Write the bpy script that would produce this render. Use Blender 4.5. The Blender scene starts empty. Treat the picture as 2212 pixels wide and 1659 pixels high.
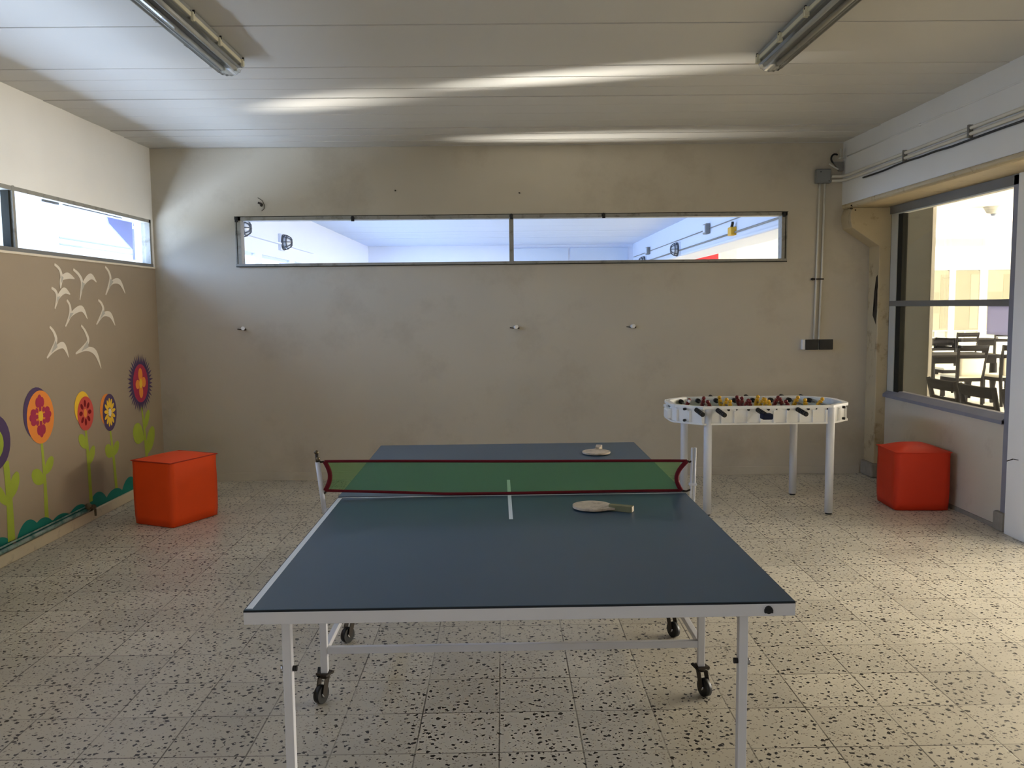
import bpy, bmesh, math, random
from mathutils import Vector, Matrix
random.seed(7)
PI = math.pi
S = bpy.context.scene
C = S.collection

# ------------------------------------------------------------------ helpers
class MB:
    """collects shapes and links them as ONE mesh object"""
    def __init__(s):
        s.bm = bmesh.new(); s.mats = []
    def _mi(s, m):
        if m is None: return 0
        if m not in s.mats: s.mats.append(m)
        return s.mats.index(m)
    def box(s, x0, x1, y0, y1, z0, z1, m=None, bev=0.0, seg=2, M=None):
        mi = s._mi(m)
        t = bmesh.new()
        bmesh.ops.create_cube(t, size=1.0)
        for v in t.verts:
            v.co = Vector(((x0+x1)/2 + v.co.x*(x1-x0), (y0+y1)/2 + v.co.y*(y1-y0), (z0+z1)/2 + v.co.z*(z1-z0)))
        if bev > 0:
            bmesh.ops.bevel(t, geom=list(t.edges), offset=bev, segments=seg, affect='EDGES', profile=0.5)
        s._merge(t, mi, M); return s
    def _merge(s, t, mi, M=None, smooth=False):
        if M is not None: t.transform(M)
        mp = {}
        for v in t.verts: mp[v] = s.bm.verts.new(v.co)
        for f in t.faces:
            try:
                g = s.bm.faces.new([mp[v] for v in f.verts]); g.material_index = mi; g.smooth = smooth or f.smooth
            except ValueError: pass
        t.free()
    def cyl(s, a, b, r, r2=None, m=None, n=16, smooth=True, caps=True, M=None):
        mi = s._mi(m)
        a = Vector(a); b = Vector(b); r2 = r if r2 is None else r2
        d = (b-a); L = d.length; q = d.to_track_quat('Z', 'Y')
        t = bmesh.new(); A = []; B = []
        for i in range(n):
            c = Vector((math.cos(2*PI*i/n), math.sin(2*PI*i/n), 0))
            A.append(t.verts.new(a + q @ (c*r))); B.append(t.verts.new(a + q @ (c*r2 + Vector((0, 0, L)))))
        for i in range(n):
            f = t.faces.new((A[i], A[(i+1) % n], B[(i+1) % n], B[i])); f.smooth = smooth
        if caps:
            t.faces.new(A[::-1]); t.faces.new(B)
        s._merge(t, mi, M); return s
    def bar(s, a, b, w, h, m=None, up=(0, 0, 1), M=None):
        """rectangular bar between two points"""
        mi = s._mi(m); a = Vector(a); b = Vector(b); d = (b-a).normalized(); up = Vector(up)
        sd = d.cross(up)
        if sd.length < 1e-4: sd = d.cross(Vector((0, 1, 0)))
        sd.normalize(); u = sd.cross(d).normalized()
        t = bmesh.new(); P = []
        for e in (a, b):
            P.append([t.verts.new(e + sd*(i*w/2) + u*(j*h/2)) for i, j in ((-1, -1), (1, -1), (1, 1), (-1, 1))])
        for i in range(4): t.faces.new((P[0][i], P[0][(i+1) % 4], P[1][(i+1) % 4], P[1][i]))
        t.faces.new(P[0][::-1]); t.faces.new(P[1])
        s._merge(t, mi, M); return s
    def tube(s, pts, r, m=None, n=10, closed=False, M=None):
        mi = s._mi(m); pts = [Vector(p) for p in pts]; t = bmesh.new(); rings = []
        N = len(pts); up = None
        for i, p in enumerate(pts):
            a = pts[(i-1) % N] if (closed or i > 0) else p
            b = pts[(i+1) % N] if (closed or i < N-1) else p
            d = (b-a).normalized()
            if up is None:
                up = Vector((0, 0, 1)) if abs(d.z) < .9 else Vector((0, 1, 0))
            sd = d.cross(up)
            if sd.length < 1e-4: sd = d.orthogonal()
            sd.normalize(); u = sd.cross(d).normalized(); up = u
            rr = r[i] if isinstance(r, (list, tuple)) else r
            rings.append([t.verts.new(p + (sd*math.cos(2*PI*k/n) + u*math.sin(2*PI*k/n))*rr) for k in range(n)])
        for i in range(N if closed else N-1):
            A = rings[i]; B = rings[(i+1) % N]
            for k in range(n):
                f = t.faces.new((A[k], A[(k+1) % n], B[(k+1) % n], B[k])); f.smooth = True
        if not closed:
            t.faces.new(rings[0][::-1]); t.faces.new(rings[-1])
        s._merge(t, mi, M); return s
    def lathe(s, prof, m=None, n=24, M=None):
        """prof: list of (r, z) revolved about z"""
        mi = s._mi(m); t = bmesh.new(); rings = []
        for r, z in prof:
            rings.append([t.verts.new((max(r, 1e-5)*math.cos(2*PI*k/n), max(r, 1e-5)*math.sin(2*PI*k/n), z)) for k in range(n)])
        for i in range(len(rings)-1):
            for k in range(n):
                f = t.faces.new((rings[i][k], rings[i][(k+1) % n], rings[i+1][(k+1) % n], rings[i+1][k])); f.smooth = True
        t.faces.new(rings[0][::-1]); t.faces.new(rings[-1])
        s._merge(t, mi, M); return s
    def prism(s, poly, fn, d0, d1, m=None, M=None, smooth=False):
        """poly of (u, v); fn(u, v, d) -> point; extruded from d0 to d1"""
        mi = s._mi(m); t = bmesh.new()
        A = [t.verts.new(fn(u, v, d0)) for u, v in poly]; B = [t.verts.new(fn(u, v, d1)) for u, v in poly]
        n = len(poly)
        for i in range(n):
            f = t.faces.new((A[i], A[(i+1) % n], B[(i+1) % n], B[i])); f.smooth = smooth
        t.faces.new(A[::-1]); t.faces.new(B)
        bmesh.ops.triangulate(t, faces=[f for f in t.faces if len(f.verts) > 4])
        s._merge(t, mi, M); return s
    def sphere(s, c, r, m=None, sc=(1, 1, 1), n=16, M=None):
        mi = s._mi(m); t = bmesh.new()
        bmesh.ops.create_uvsphere(t, u_segments=n, v_segments=max(6, n//2), radius=r)
        for v in t.verts: v.co = Vector((v.co.x*sc[0], v.co.y*sc[1], v.co.z*sc[2])) + Vector(c)
        for f in t.faces: f.smooth = True
        s._merge(t, mi, M); return s
    def grid(s, nu, nv, fn, m=None, smooth=True):
        mi = s._mi(m)
        V = [[s.bm.verts.new(fn(i/nu, j/nv)) for j in range(nv+1)] for i in range(nu+1)]
        for i in range(nu):
            for j in range(nv):
                f = s.bm.faces.new((V[i][j], V[i+1][j], V[i+1][j+1], V[i][j+1])); f.material_index = mi; f.smooth = smooth
        return s
    def build(s, name, m=None, parent=None, recalc=True, **tags):
        if recalc: bmesh.ops.recalc_face_normals(s.bm, faces=list(s.bm.faces))
        me = bpy.data.meshes.new(name); s.bm.to_mesh(me); s.bm.free()
        if s.mats:
            for k in s.mats: me.materials.append(k)
        elif m: me.materials.append(m)
        o = bpy.data.objects.new(name, me); C.objects.link(o)
        if parent is not None: o.parent = parent
        for k, v in tags.items(): o[k] = v
        return o

def empty(name, loc, label, cat, group=None, rz=0.0):
    o = bpy.data.objects.new(name, None); C.objects.link(o)
    o.location = loc; o.rotation_euler = (0, 0, rz); o.empty_display_size = .1
    o['label'] = label; o['category'] = cat
    if group: o['group'] = group
    return o
def tag(o, label, cat, group=None, kind=None):
    o['label'] = label; o['category'] = cat
    if group: o['group'] = group
    if kind: o['kind'] = kind
    return o
def struct(o, label=None):
    o['kind'] = 'structure'
    if label: o['label'] = label
    return o
def copy_tree(o, parent=None):
    c = o.copy(); C.objects.link(c)
    if parent is not None: c.parent = parent
    for ch in [k for k in o.children]: copy_tree(ch, c)
    return c

# ------------------------------------------------------------------ materials
def lin(c):
    return tuple(((x/12.92) if x <= .04045 else ((x+.055)/1.055)**2.4) for x in c)
def rgb(r, g, b): return lin((r/255, g/255, b/255)) + (1,)
def mat(name, col, rough=.6, spec=.4, metal=0.0, var=0.0, vscale=3.0, bump=0.0, bscale=40.0, stain=None, coat=0.0):
    m = bpy.data.materials.new(name); m.use_nodes = True
    N = m.node_tree.nodes; L = m.node_tree.links; b = N['Principled BSDF']
    b.inputs['Base Color'].default_value = col
    b.inputs['Roughness'].default_value = rough
    b.inputs['Specular IOR Level'].default_value = spec
    b.inputs['Metallic'].default_value = metal
    b.inputs['Coat Weight'].default_value = coat
    if var or bump or stain:
        tc = N.new('ShaderNodeTexCoord')
    out = None
    if var:
        n = N.new('ShaderNodeTexNoise'); n.inputs['Scale'].default_value = vscale; n.inputs['Detail'].default_value = 6
        L.new(tc.outputs['Object'], n.inputs['Vector'])
        r = N.new('ShaderNodeMapRange'); r.inputs[1].default_value = .3; r.inputs[2].default_value = .7
        r.inputs[3].default_value = 1-var; r.inputs[4].default_value = 1+var*.6
        L.new(n.outputs['Fac'], r.inputs[0])
        h = N.new('ShaderNodeHueSaturation'); h.inputs['Color'].default_value = col
        L.new(r.outputs[0], h.inputs['Value']); out = h.outputs['Color']
    if stain:
        scol, sscale, lo, hi, amt = stain
        n = N.new('ShaderNodeTexNoise'); n.inputs['Scale'].default_value = sscale; n.inputs['Detail'].default_value = 8; n.inputs['Roughness'].default_value = .65
        L.new(tc.outputs['Object'], n.inputs['Vector'])
        r = N.new('ShaderNodeMapRange'); r.inputs[1].default_value = lo; r.inputs[2].default_value = hi
        r.inputs[3].default_value = 0; r.inputs[4].default_value = amt
        L.new(n.outputs['Fac'], r.inputs[0])
        x = N.new('ShaderNodeMix'); x.data_type = 'RGBA'
        x.inputs['A'].default_value = col; x.inputs['B'].default_value = scol
        if out: L.new(out, x.inputs['A'])
        L.new(r.outputs[0], x.inputs['Factor']); out = x.outputs['Result']
    if out: L.new(out, b.inputs['Base Color'])
    if bump:
        n = N.new('ShaderNodeTexNoise'); n.inputs['Scale'].default_value = bscale; n.inputs['Detail'].default_value = 5
        L.new(tc.outputs['Object'], n.inputs['Vector'])
        u = N.new('ShaderNodeBump'); u.inputs['Strength'].default_value = bump; u.inputs['Distance'].default_value = .01
        L.new(n.outputs['Fac'], u.inputs['Height']); L.new(u.outputs['Normal'], b.inputs['Normal'])
    return m

def mat_floor():
    m = bpy.data.materials.new('terrazzo_tiles'); m.use_nodes = True
    N = m.node_tree.nodes; L = m.node_tree.links; b = N['Principled BSDF']
    tc = N.new('ShaderNodeTexCoord')
    def math_(op, a, bb=None, c=None):
        n = N.new('ShaderNodeMath'); n.operation = op
        for i, v in enumerate((a, bb, c)):
            if v is None: continue
            if isinstance(v, (int, float)): n.inputs[i].default_value = v
            else: L.new(v, n.inputs[i])
        return n.outputs[0]
    sx = N.new('ShaderNodeSeparateXYZ'); L.new(tc.outputs['Object'], sx.inputs[0])
    T = .2985
    ux = math_('DIVIDE', math_('ADD', sx.outputs[0], .03+30*T), T); uy = math_('DIVIDE', math_('ADD', sx.outputs[1], -3.165+30*T), T)
    def joint(u):
        f = math_('FRACT', u); g = math_('SUBTRACT', f, .5); return math_('SUBTRACT', .5, math_('ABSOLUTE', g))   # 0 at a joint
    jn = N.new('ShaderNodeTexNoise'); jn.inputs['Scale'].default_value = 60; L.new(tc.outputs['Object'], jn.inputs['Vector'])
    d = math_('MINIMUM', joint(ux), joint(uy))
    d = math_('ADD', d, math_('MULTIPLY', math_('SUBTRACT', jn.outputs['Fac'], .5), .012))
    mr = N.new('ShaderNodeMapRange'); mr.inputs[1].default_value = .005; mr.inputs[2].default_value = .012; mr.inputs[3].default_value = 1; mr.inputs[4].default_value = 0
    L.new(d, mr.inputs[0])
    jw = N.new('ShaderNodeTexNoise'); jw.inputs['Scale'].default_value = 2.2; jw.inputs['Detail'].default_value = 4; L.new(tc.outputs['Object'], jw.inputs['Vector'])
    jr = N.new('ShaderNodeMapRange'); jr.inputs[1].default_value = .38; jr.inputs[2].default_value = .62; jr.inputs[3].default_value = .3; jr.inputs[4].default_value = 1.0
    L.new(jw.outputs['Fac'], jr.inputs[0])
    jfac = math_('MULTIPLY', mr.outputs[0], jr.outputs[0])
    # tile tone
    cx = N.new('ShaderNodeCombineXYZ'); L.new(math_('FLOOR', ux), cx.inputs[0]); L.new(math_('FLOOR', uy), cx.inputs[1])
    wn = N.new('ShaderNodeTexWhiteNoise'); wn.noise_dimensions = '2D'; L.new(cx.outputs[0], wn.inputs['Vector'])
    tone = N.new('ShaderNodeMapRange'); tone.inputs[3].default_value = .90; tone.inputs[4].default_value = 1.06; L.new(wn.outputs['Value'], tone.inputs[0])
    cl = N.new('ShaderNodeTexNoise'); cl.inputs['Scale'].default_value = 1.6; cl.inputs['Detail'].default_value = 5; L.new(tc.outputs['Object'], cl.inputs['Vector'])
    cm = N.new('ShaderNodeMapRange'); cm.inputs[1].default_value = .3; cm.inputs[2].default_value = .7; cm.inputs[3].default_value = .88; cm.inputs[4].default_value = 1.08; L.new(cl.outputs['Fac'], cm.inputs[0])
    hs = N.new('ShaderNodeHueSaturation'); hs.inputs['Color'].default_value = rgb(206, 199, 182)
    L.new(math_('MULTIPLY', tone.outputs[0], cm.outputs[0]), hs.inputs['Value'])
    col = hs.outputs['Color']
    # chips: distorted voronoi cells, random size, some missing
    dn = N.new('ShaderNodeTexNoise'); dn.inputs['Scale'].default_value = 55; dn.inputs['Detail'].default_value = 2; L.new(tc.outputs['Object'], dn.inputs['Vector'])
    off = N.new('ShaderNodeVectorMath'); off.operation = 'MULTIPLY_ADD'; off.inputs[1].default_value = (.028, .028, 0)
    L.new(dn.outputs['Color'], off.inputs[0]); L.new(tc.outputs['Object'], off.inputs[2])
    def chips(scale, lo, hi, keep, shift):
        mp = N.new('ShaderNodeMapping'); mp.inputs['Location'].default_value = (shift, shift*1.7, 0); mp.inputs['Rotation'].default_value = (0, 0, shift)
        L.new(off.outputs[0], mp.inputs['Vector'])
        v = N.new('ShaderNodeTexVoronoi'); v.voronoi_dimensions = '2D'; v.inputs['Scale'].default_value = scale
        L.new(mp.outputs[0], v.inputs['Vector'])
        sc = N.new('ShaderNodeSeparateColor'); L.new(v.outputs['Color'], sc.inputs[0])
        rr = N.new('ShaderNodeMapRange'); rr.inputs[1].default_value = keep; rr.inputs[2].default_value = 1.0; rr.inputs[3].default_value = lo; rr.inputs[4].default_value = hi
        L.new(sc.outputs[0], rr.inputs[0])
        on = math_('GREATER_THAN', sc.outputs[0], keep)
        e = math_('SUBTRACT', rr.outputs[0], v.outputs['Distance'])
        f = N.new('ShaderNodeMapRange'); f.inputs[1].default_value = -.01; f.inputs[2].default_value = .02; L.new(e, f.inputs[0])
        return math_('MULTIPLY', f.outputs[0], on), sc.outputs[1]
    f1, t1 = chips(38, .12, .32, .50, 1.3)
    f2, t2 = chips(90, .12, .36, .60, 4.1)
    def mix(a, bcol, fac, amt):
        x = N.new('ShaderNodeMix'); x.data_type = 'RGBA'; L.new(a, x.inputs['A'])
        x.inputs['B'].default_value = bcol; L.new(math_('MULTIPLY', fac, amt), x.inputs['Factor']); return x.outputs['Result']
    col = mix(col, rgb(110, 92, 72), f2, .6)
    col = mix(col, rgb(22, 16, 11), f1, .98)
    col = mix(col, rgb(70, 60, 48), jfac, .9)
    L.new(col, b.inputs['Base Color'])
    ro = N.new('ShaderNodeMapRange'); ro.inputs[1].default_value = .3; ro.inputs[2].default_value = .7; ro.inputs[3].default_value = .30; ro.inputs[4].default_value = .44
    L.new(jw.outputs['Fac'], ro.inputs[0]); L.new(ro.outputs[0], b.inputs['Roughness'])
    b.inputs['Specular IOR Level'].default_value = .5
    bu = N.new('ShaderNodeBump'); bu.inputs['Strength'].default_value = .25; bu.inputs['Distance'].default_value = .002; bu.invert = True
    L.new(mr.outputs[0], bu.inputs['Height']); L.new(bu.outputs['Normal'], b.inputs['Normal'])
    return m

def mat_glass(name, tint=(1, 1, 1, 1), gl=.06):
    m = bpy.data.materials.new(name); m.use_nodes = True
    N = m.node_tree.nodes; L = m.node_tree.links
    N.remove(N['Principled BSDF'])
    t = N.new('ShaderNodeBsdfTransparent'); t.inputs[0].default_value = tint
    g = N.new('ShaderNodeBsdfGlossy'); g.inputs['Roughness'].default_value = .02
    lw = N.new('ShaderNodeFresnel'); lw.inputs['IOR'].default_value = 1.33
    mul = N.new('ShaderNodeMath'); mul.operation = 'MULTIPLY'; mul.inputs[1].default_value = gl*10
    L.new(lw.outputs[0], mul.inputs[0])
    mx = N.new('ShaderNodeMixShader'); L.new(mul.outputs[0], mx.inputs[0]); L.new(t.outputs[0], mx.inputs[1]); L.new(g.outputs[0], mx.inputs[2])
    L.new(mx.outputs[0], N['Material Output'].inputs[0]); return m

def mat_net():
    m = bpy.data.materials.new('green_netting'); m.use_nodes = True
    N = m.node_tree.nodes; L = m.node_tree.links; b = N['Principled BSDF']
    b.inputs['Base Color'].default_value = rgb(90, 156, 88); b.inputs['Roughness'].default_value = .8
    t = N.new('ShaderNodeBsdfTransparent'); t.inputs[0].default_value = rgb(206, 228, 198)
    tl = N.new('ShaderNodeBsdfTranslucent'); tl.inputs[0].default_value = rgb(96, 164, 92)
    ms = N.new('ShaderNodeMixShader'); ms.inputs[0].default_value = .4
    L.new(b.outputs[0], ms.inputs[1]); L.new(tl.outputs[0], ms.inputs[2])
    mx = N.new('ShaderNodeMixShader'); mx.inputs[0].default_value = .36
    L.new(t.outputs[0], mx.inputs[1]); L.new(ms.outputs[0], mx.inputs[2])
    L.new(mx.outputs[0], N['Material Output'].inputs[0]); return m

W_BEIGE = mat('beige_wall_paint', rgb(197, 189, 172), .62, .3, var=.04, vscale=1.3, bump=.12, bscale=25, stain=(rgb(150, 138, 118), 1.7, .52, .8, .5))
W_TAN = mat('tan_mural_wall_paint', rgb(163, 146, 123), .6, .3, var=.04, vscale=1.5, bump=.12, bscale=25)
W_WHITE = mat('white_wall_paint', rgb(243, 241, 236), .6, .3, var=.02, bump=.08, bscale=25)
W_LOW = mat('cream_low_wall_paint', rgb(206, 196, 178), .55, .3, var=.04, vscale=2, bump=.1, stain=(rgb(150, 130, 104), 2.4, .55, .8, .6))
W_STUB = mat('shaded_column_grey', rgb(94, 95, 90), .7, .2, var=.03)  # shade on the wall stub put into its colour
CEIL = mat('ceiling_board_paint', rgb(208, 206, 200), .5, .35, var=.025, vscale=1.2)
CEILGAP = mat('ceiling_joint', rgb(84, 78, 68), .8, .1)
BEAM = mat('white_beam_paint', rgb(235, 235, 234), .55, .35, var=.03, vscale=2, bump=.06)
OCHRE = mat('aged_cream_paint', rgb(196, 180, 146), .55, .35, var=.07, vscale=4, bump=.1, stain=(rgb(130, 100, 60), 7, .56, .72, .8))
BASE = mat('cream_baseboard_paint', rgb(214, 200, 172), .6, .3, var=.05, stain=(rgb(120, 108, 90), 6, .55, .75, .7))
FLOOR = mat_floor()
FRAME = mat('aged_aluminium_frame', rgb(150, 148, 140), .45, .5, metal=.25, var=.06, vscale=9, stain=(rgb(86, 80, 70), 14, .52, .72, .7))
FRAME_D = mat('grey_painted_steel', rgb(122, 120, 116), .5, .4, var=.05, vscale=6)
FRAME_L = mat('light_grey_steel', rgb(196, 196, 186), .45, .4, var=.04)
FRAME_B = mat('bluish_grey_steel', rgb(138, 138, 148), .5, .4, var=.07, vscale=8)
DARKSEAL = mat('dark_window_seal', rgb(40, 40, 34), .7, .2)
GLASS = mat_glass('clear_window_glass', gl=.035)
BLACK = mat('black_plastic', rgb(22, 22, 22), .45, .4)
DKMETAL = mat('dark_rusty_metal', rgb(58, 50, 42), .55, .4, metal=.4, var=.2, vscale=30)
WHITE_M = mat('white_painted_steel', rgb(214, 216, 222), .38, .45, var=.02, vscale=8)
WHITE_T = mat('dull_white_table_steel', rgb(224, 224, 228), .42, .4, var=.02, vscale=8)
WHITE_P = mat('white_plastic', rgb(240, 240, 238), .35, .45, var=.02)
CREAMCLIP = mat('cream_clip_plastic', rgb(216, 212, 188), .5, .4)
TABLE_B = mat('blue_table_paint', rgb(54, 77, 96), .36, .40, var=.05, vscale=2.5)
TABLE_E = mat('dark_edge_board', rgb(26, 32, 38), .5, .3)
LINEW = mat('white_line_paint', rgb(228, 234, 238), .5, .3)
NETM = mat_net()
TAPE = mat('dark_red_tape', rgb(104, 22, 32), .7, .2)
ORANGE = mat('orange_leatherette', rgb(240, 80, 27), .5, .22, var=.05, vscale=4, bump=.06, bscale=18)
ORANGE_D = mat('orange_seam', rgb(170, 40, 16), .6, .3)
RED_R = mat('red_orange_leatherette', rgb(212, 56, 26), .5, .3, var=.05, vscale=4, bump=.06, bscale=18)
WOODW = mat('worn_pale_wood', rgb(206, 190, 168), .6, .3, var=.16, vscale=18, stain=(rgb(130, 112, 92), 26, .5, .7, .7))
WOODH = mat('olive_handle_wood', rgb(120, 118, 88), .6, .3, var=.14, vscale=22)
TUBEG = mat('fluorescent_tube_glass', rgb(228, 228, 224), .25, .5)
DIFF = mat_glass('clear_ribbed_diffuser', (.86, .87, .86, 1), .12)
FIXB = mat('grey_fixture_body', rgb(150, 152, 150), .5, .4)
PIPE = mat('white_painted_conduit', rgb(222, 218, 206), .45, .4, var=.05, vscale=12)
BOXG = mat('grey_junction_box', rgb(128, 130, 130), .5, .4, var=.04)
YEL_PL = mat('yellow_player_plastic', rgb(226, 172, 40), .4, .4)
RED_PL = mat('dark_red_player_plastic', rgb(112, 26, 26), .4, .4)
CHROME = mat('steel_rod', rgb(170, 170, 172), .25, .5, metal=.9)
FIELD = mat('green_play_field', rgb(40, 104, 60), .5, .3)
NAVY = mat('navy_cloth', rgb(26, 32, 52), .8, .2)
DKWOOD = mat('dark_stained_wood', rgb(17, 14, 12), .7, .08, var=.08, vscale=12)
CREAMF = mat('cream_upholstery', rgb(214, 210, 188), .75, .2)
TEAL = mat('teal_mural_paint', rgb(18, 122, 108), .6, .3)
TEALP = mat('teal_white_flaking_paint', rgb(166, 184, 176), .5, .4, stain=(rgb(40, 112, 102), 9, .42, .60, .9))
BRASS = mat('old_brass', rgb(104, 92, 70), .4, .5, metal=.7, var=.2, vscale=40)
LIME = mat('lime_green_paint', rgb(164, 178, 62), .65, .2, var=.08, vscale=9)
PURPLE = mat('purple_mural_paint', rgb(84, 66, 98), .65, .2)
ORNG_P = mat('orange_mural_paint', rgb(236, 142, 62), .65, .2)
PINK = mat('crimson_mural_paint', rgb(170, 52, 78), .65, .2)
CORAL = mat('coral_mural_paint', rgb(206, 84, 72), .65, .2)
YELLOW = mat('yellow_mural_paint', rgb(240, 192, 56), .65, .2)
MAROON = mat('maroon_mural_paint', rgb(126, 18, 24), .65, .2)
WHITEP = mat('white_mural_paint', rgb(228, 216, 196), .65, .2)
GREYP = mat('grey_mural_paint', rgb(186, 180, 166), .65, .2)
SCUFF = mat('dark_scuff', rgb(70, 62, 52), .8, .1)
H_CEIL = mat('pale_hall_ceiling_paint', rgb(196, 210, 236), .5, .35)
H_WHITE = mat('white_hall_paint', rgb(214, 224, 243), .6, .3)
H_BLUE = mat('pale_blue_hall_paint', rgb(196, 212, 236), .6, .3)
D_WHITE = mat('white_dining_paint', rgb(240, 236, 224), .6, .3)
BLIND = mat('tan_roller_blind', rgb(170, 160, 136), .8, .1, var=.05)
BLIND2 = mat('olive_roller_blind', rgb(150, 146, 124), .8, .1, var=.05)
GLASSY = mat('greenish_obscure_pane', rgb(176, 180, 160), .3, .4)
REDBOX = mat('red_cabinet_paint', rgb(226, 24, 34), .5, .4)
YELBOX = mat('yellow_box_plastic', rgb(216, 168, 40), .5, .4)
PAPER = mat('lilac_white_paper', rgb(214, 212, 226), .8, .1)
_n = PAPER.node_tree.nodes; _t = _n.new('ShaderNodeBsdfTranslucent'); _t.inputs[0].default_value = rgb(208, 206, 224)
_m = _n.new('ShaderNodeMixShader'); _m.inputs[0].default_value = .5
PAPER.node_tree.links.new(_n['Principled BSDF'].outputs[0], _m.inputs[1]); PAPER.node_tree.links.new(_t.outputs[0], _m.inputs[2])
PAPER.node_tree.links.new(_m.outputs[0], _n['Material Output'].inputs[0])
LAMPG = mat('frosted_lamp_glass', rgb(206, 214, 226), .3, .5)
CAGE = mat('grey_lamp_cage', rgb(70, 76, 86), .5, .4)
OUT_W = mat('white_render_outside', rgb(196, 206, 210), .8, .1)
OUT_B = mat('pale_blue_outside_paint', rgb(146, 148, 178), .7, .1)
OUT_P = mat('grey_blue_outside_pipe', rgb(86, 88, 112), .7, .1)
OUT_L = mat('pale_outside_moulding', rgb(150, 160, 168), .8, .1)
GROUND = mat('pale_concrete_ground', rgb(200, 200, 196), .9, .1)
CONC = mat('bare_concrete', rgb(150, 142, 130), .85, .1, var=.12, vscale=20)

# ------------------------------------------------------------------ dimensions
XL, XB, XW, YB, ZC = -3.125, 3.073, 3.42, 7.714, 3.007
YE = 20.0     # end of the hall beyond the back wall
Y0 = -3.0     # wall behind the camera

# ------------------------------------------------------------------ room shell
b = MB(); b.box(-3.3, 16, Y0-.2, 23, -.12, 0, FLOOR); floor = struct(b.build('floor'))

def board_ceiling(name, x0, x1, y0, y1, z, seed, cm=None):
    cm = cm or CEIL
    rnd = random.Random(seed); b = MB(); y = y0; w = .249
    b.box(x0, x1, y0, y1, z+.014, z+.12, CEILGAP)
    while y < y1:
        ye = min(y+w, y1); dz0 = rnd.uniform(-.003, .003); dz1 = rnd.uniform(-.003, .003); g = rnd.choice((.002, .0045, .006, .0015))
        poly = [(y+g, z+dz0+.002), (y+g+.003, z+dz0), (ye-g-.003, z+dz1), (ye-g, z+dz1+.002), (ye-g, z+.016), (y+g, z+.016)]
        b.prism(poly, lambda u, v, d: Vector((d, u, v)), x0, x1, cm)
        y += w
    return b.build(name)
ceiling = struct(board_ceiling('ceiling', XL, XB, Y0, YB, ZC, 3))
struct(board_ceiling('ceiling_hall', XL, XB, YB+.15, YE, ZC, 5, H_CEIL))

# left wall with clerestory opening
WZ0, WZ1 = 1.955, 2.375
b = MB()
b.box(XL-.15, XL, Y0, YB, 0, WZ0, W_TAN)
b.box(XL-.15, XL, Y0, YB, WZ1, ZC+.1, W_WHITE)
b.box(XL-.15, XL, YB-.045, YB, WZ0, WZ1, W_WHITE)
b.box(XL-.15, XL, Y0, .9, WZ0, WZ1, W_WHITE)
wall_left = struct(b.build('wall_left'))
# back wall
BX0, BX1, BZ0, BZ1 = -2.39, 2.58, 1.955, 2.397
b = MB()
b.box(XL-.15, 3.9, YB, YB+.15, 0, BZ0, W_BEIGE)
b.box(XL-.15, 3.9, YB, YB+.15, BZ1, ZC+.1, W_BEIGE)
b.box(XL-.15, BX0, YB, YB+.15, BZ0, BZ1, W_BEIGE)
b.box(BX1, 3.9, YB, YB+.15, BZ0, BZ1, W_BEIGE)
wall_back = struct(b.build('wall_back'))
MB().box(3.42, 3.905, YB-.004, YB+.0, .0, ZC, W_STUB).box(3.9, 3.93, YB-.01, YB+.17, 0, ZC, D_WHITE).build('column_face', parent=wall_back)  # thin sheet over the stub wall with its shade painted in, white end
# rear wall behind the camera
b = MB()
b.box(XL-.15, XW+.15, Y0-.15, Y0, 0, .9, W_BEIGE); b.box(XL-.15, XW+.15, Y0-.15, Y0, 2.5, ZC+.1, W_BEIGE)
b.box(XL-.15, XW+.15, Y0-.15, Y0, .9, 2.5, W_BEIGE)
struct(b.build('wall_rear'))
# right low wall and beam
b = MB(); b.box(XW, XW+.14, 5.60, YB, 0, .742, W_LOW)
b.box(XW, XW+.14, Y0, 2.6, 0, 2.41, W_LOW)
wall_right = struct(b.build('wall_right'))
def beam(name, y0, y1, um, fm=None):
    b = MB()
    b.prism([(XB, ZC+.1), (XB, 2.45), (XW+.2, 2.45), (XW+.2, ZC+.1)], lambda u, v, d: Vector((u, d, v)), y0, y1, fm or BEAM)
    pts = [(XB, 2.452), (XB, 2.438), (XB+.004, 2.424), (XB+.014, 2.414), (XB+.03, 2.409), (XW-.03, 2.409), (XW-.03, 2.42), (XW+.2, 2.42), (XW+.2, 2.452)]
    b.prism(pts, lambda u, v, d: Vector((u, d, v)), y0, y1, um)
    return b.build(name)
struct(beam('trim_1', Y0, YB, OCHRE), 'white painted ceiling beam along the right side with aged cream underside')
struct(beam('wall_hall_right', YB+.15, YE, H_WHITE, H_WHITE), 'white beam continuing through the hall behind the slit window')
# concrete pillar with a corbel under the beam
b = MB()
prof = [(3.33, 0), (3.33, 2.07), (XB+.01, 2.235), (XB-.005, 2.30), (XB-.005, 2.36), (XB+.015, 2.409), (XW+.03, 2.409), (XW+.03, 0)]
b.prism(prof, lambda u, v, d: Vector((u, d, v)), 7.50, YB, OCHRE)
pil = struct(b.build('trim_3'), 'cream concrete pillar with sloping corbel under the beam end')
bv = pil.modifiers.new('b', 'BEVEL'); bv.width = .012; bv.segments = 2; bv.limit_method = 'ANGLE'
MB().box(3.30, 3.445, 7.47, YB, 0, .13, CONC, bev=.015).build('pillar_foot', parent=pil, label='chipped bare concrete foot')
b = MB()
pp = [(7.52, 1.82), (7.55, 1.80), (7.545, 1.7), (7.58, 1.66), (7.56, 1.55), (7.60, 1.46), (7.53, 1.38), (7.515, 1.5), (7.535, 1.62), (7.51, 1.72)]
b.prism(pp, lambda u, v, d: Vector((d, u, v)), 3.329, 3.3315, SCUFF); b.build('chipped_patch', parent=pil, label='dark broken edge of the pillar')
b = MB()
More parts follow.
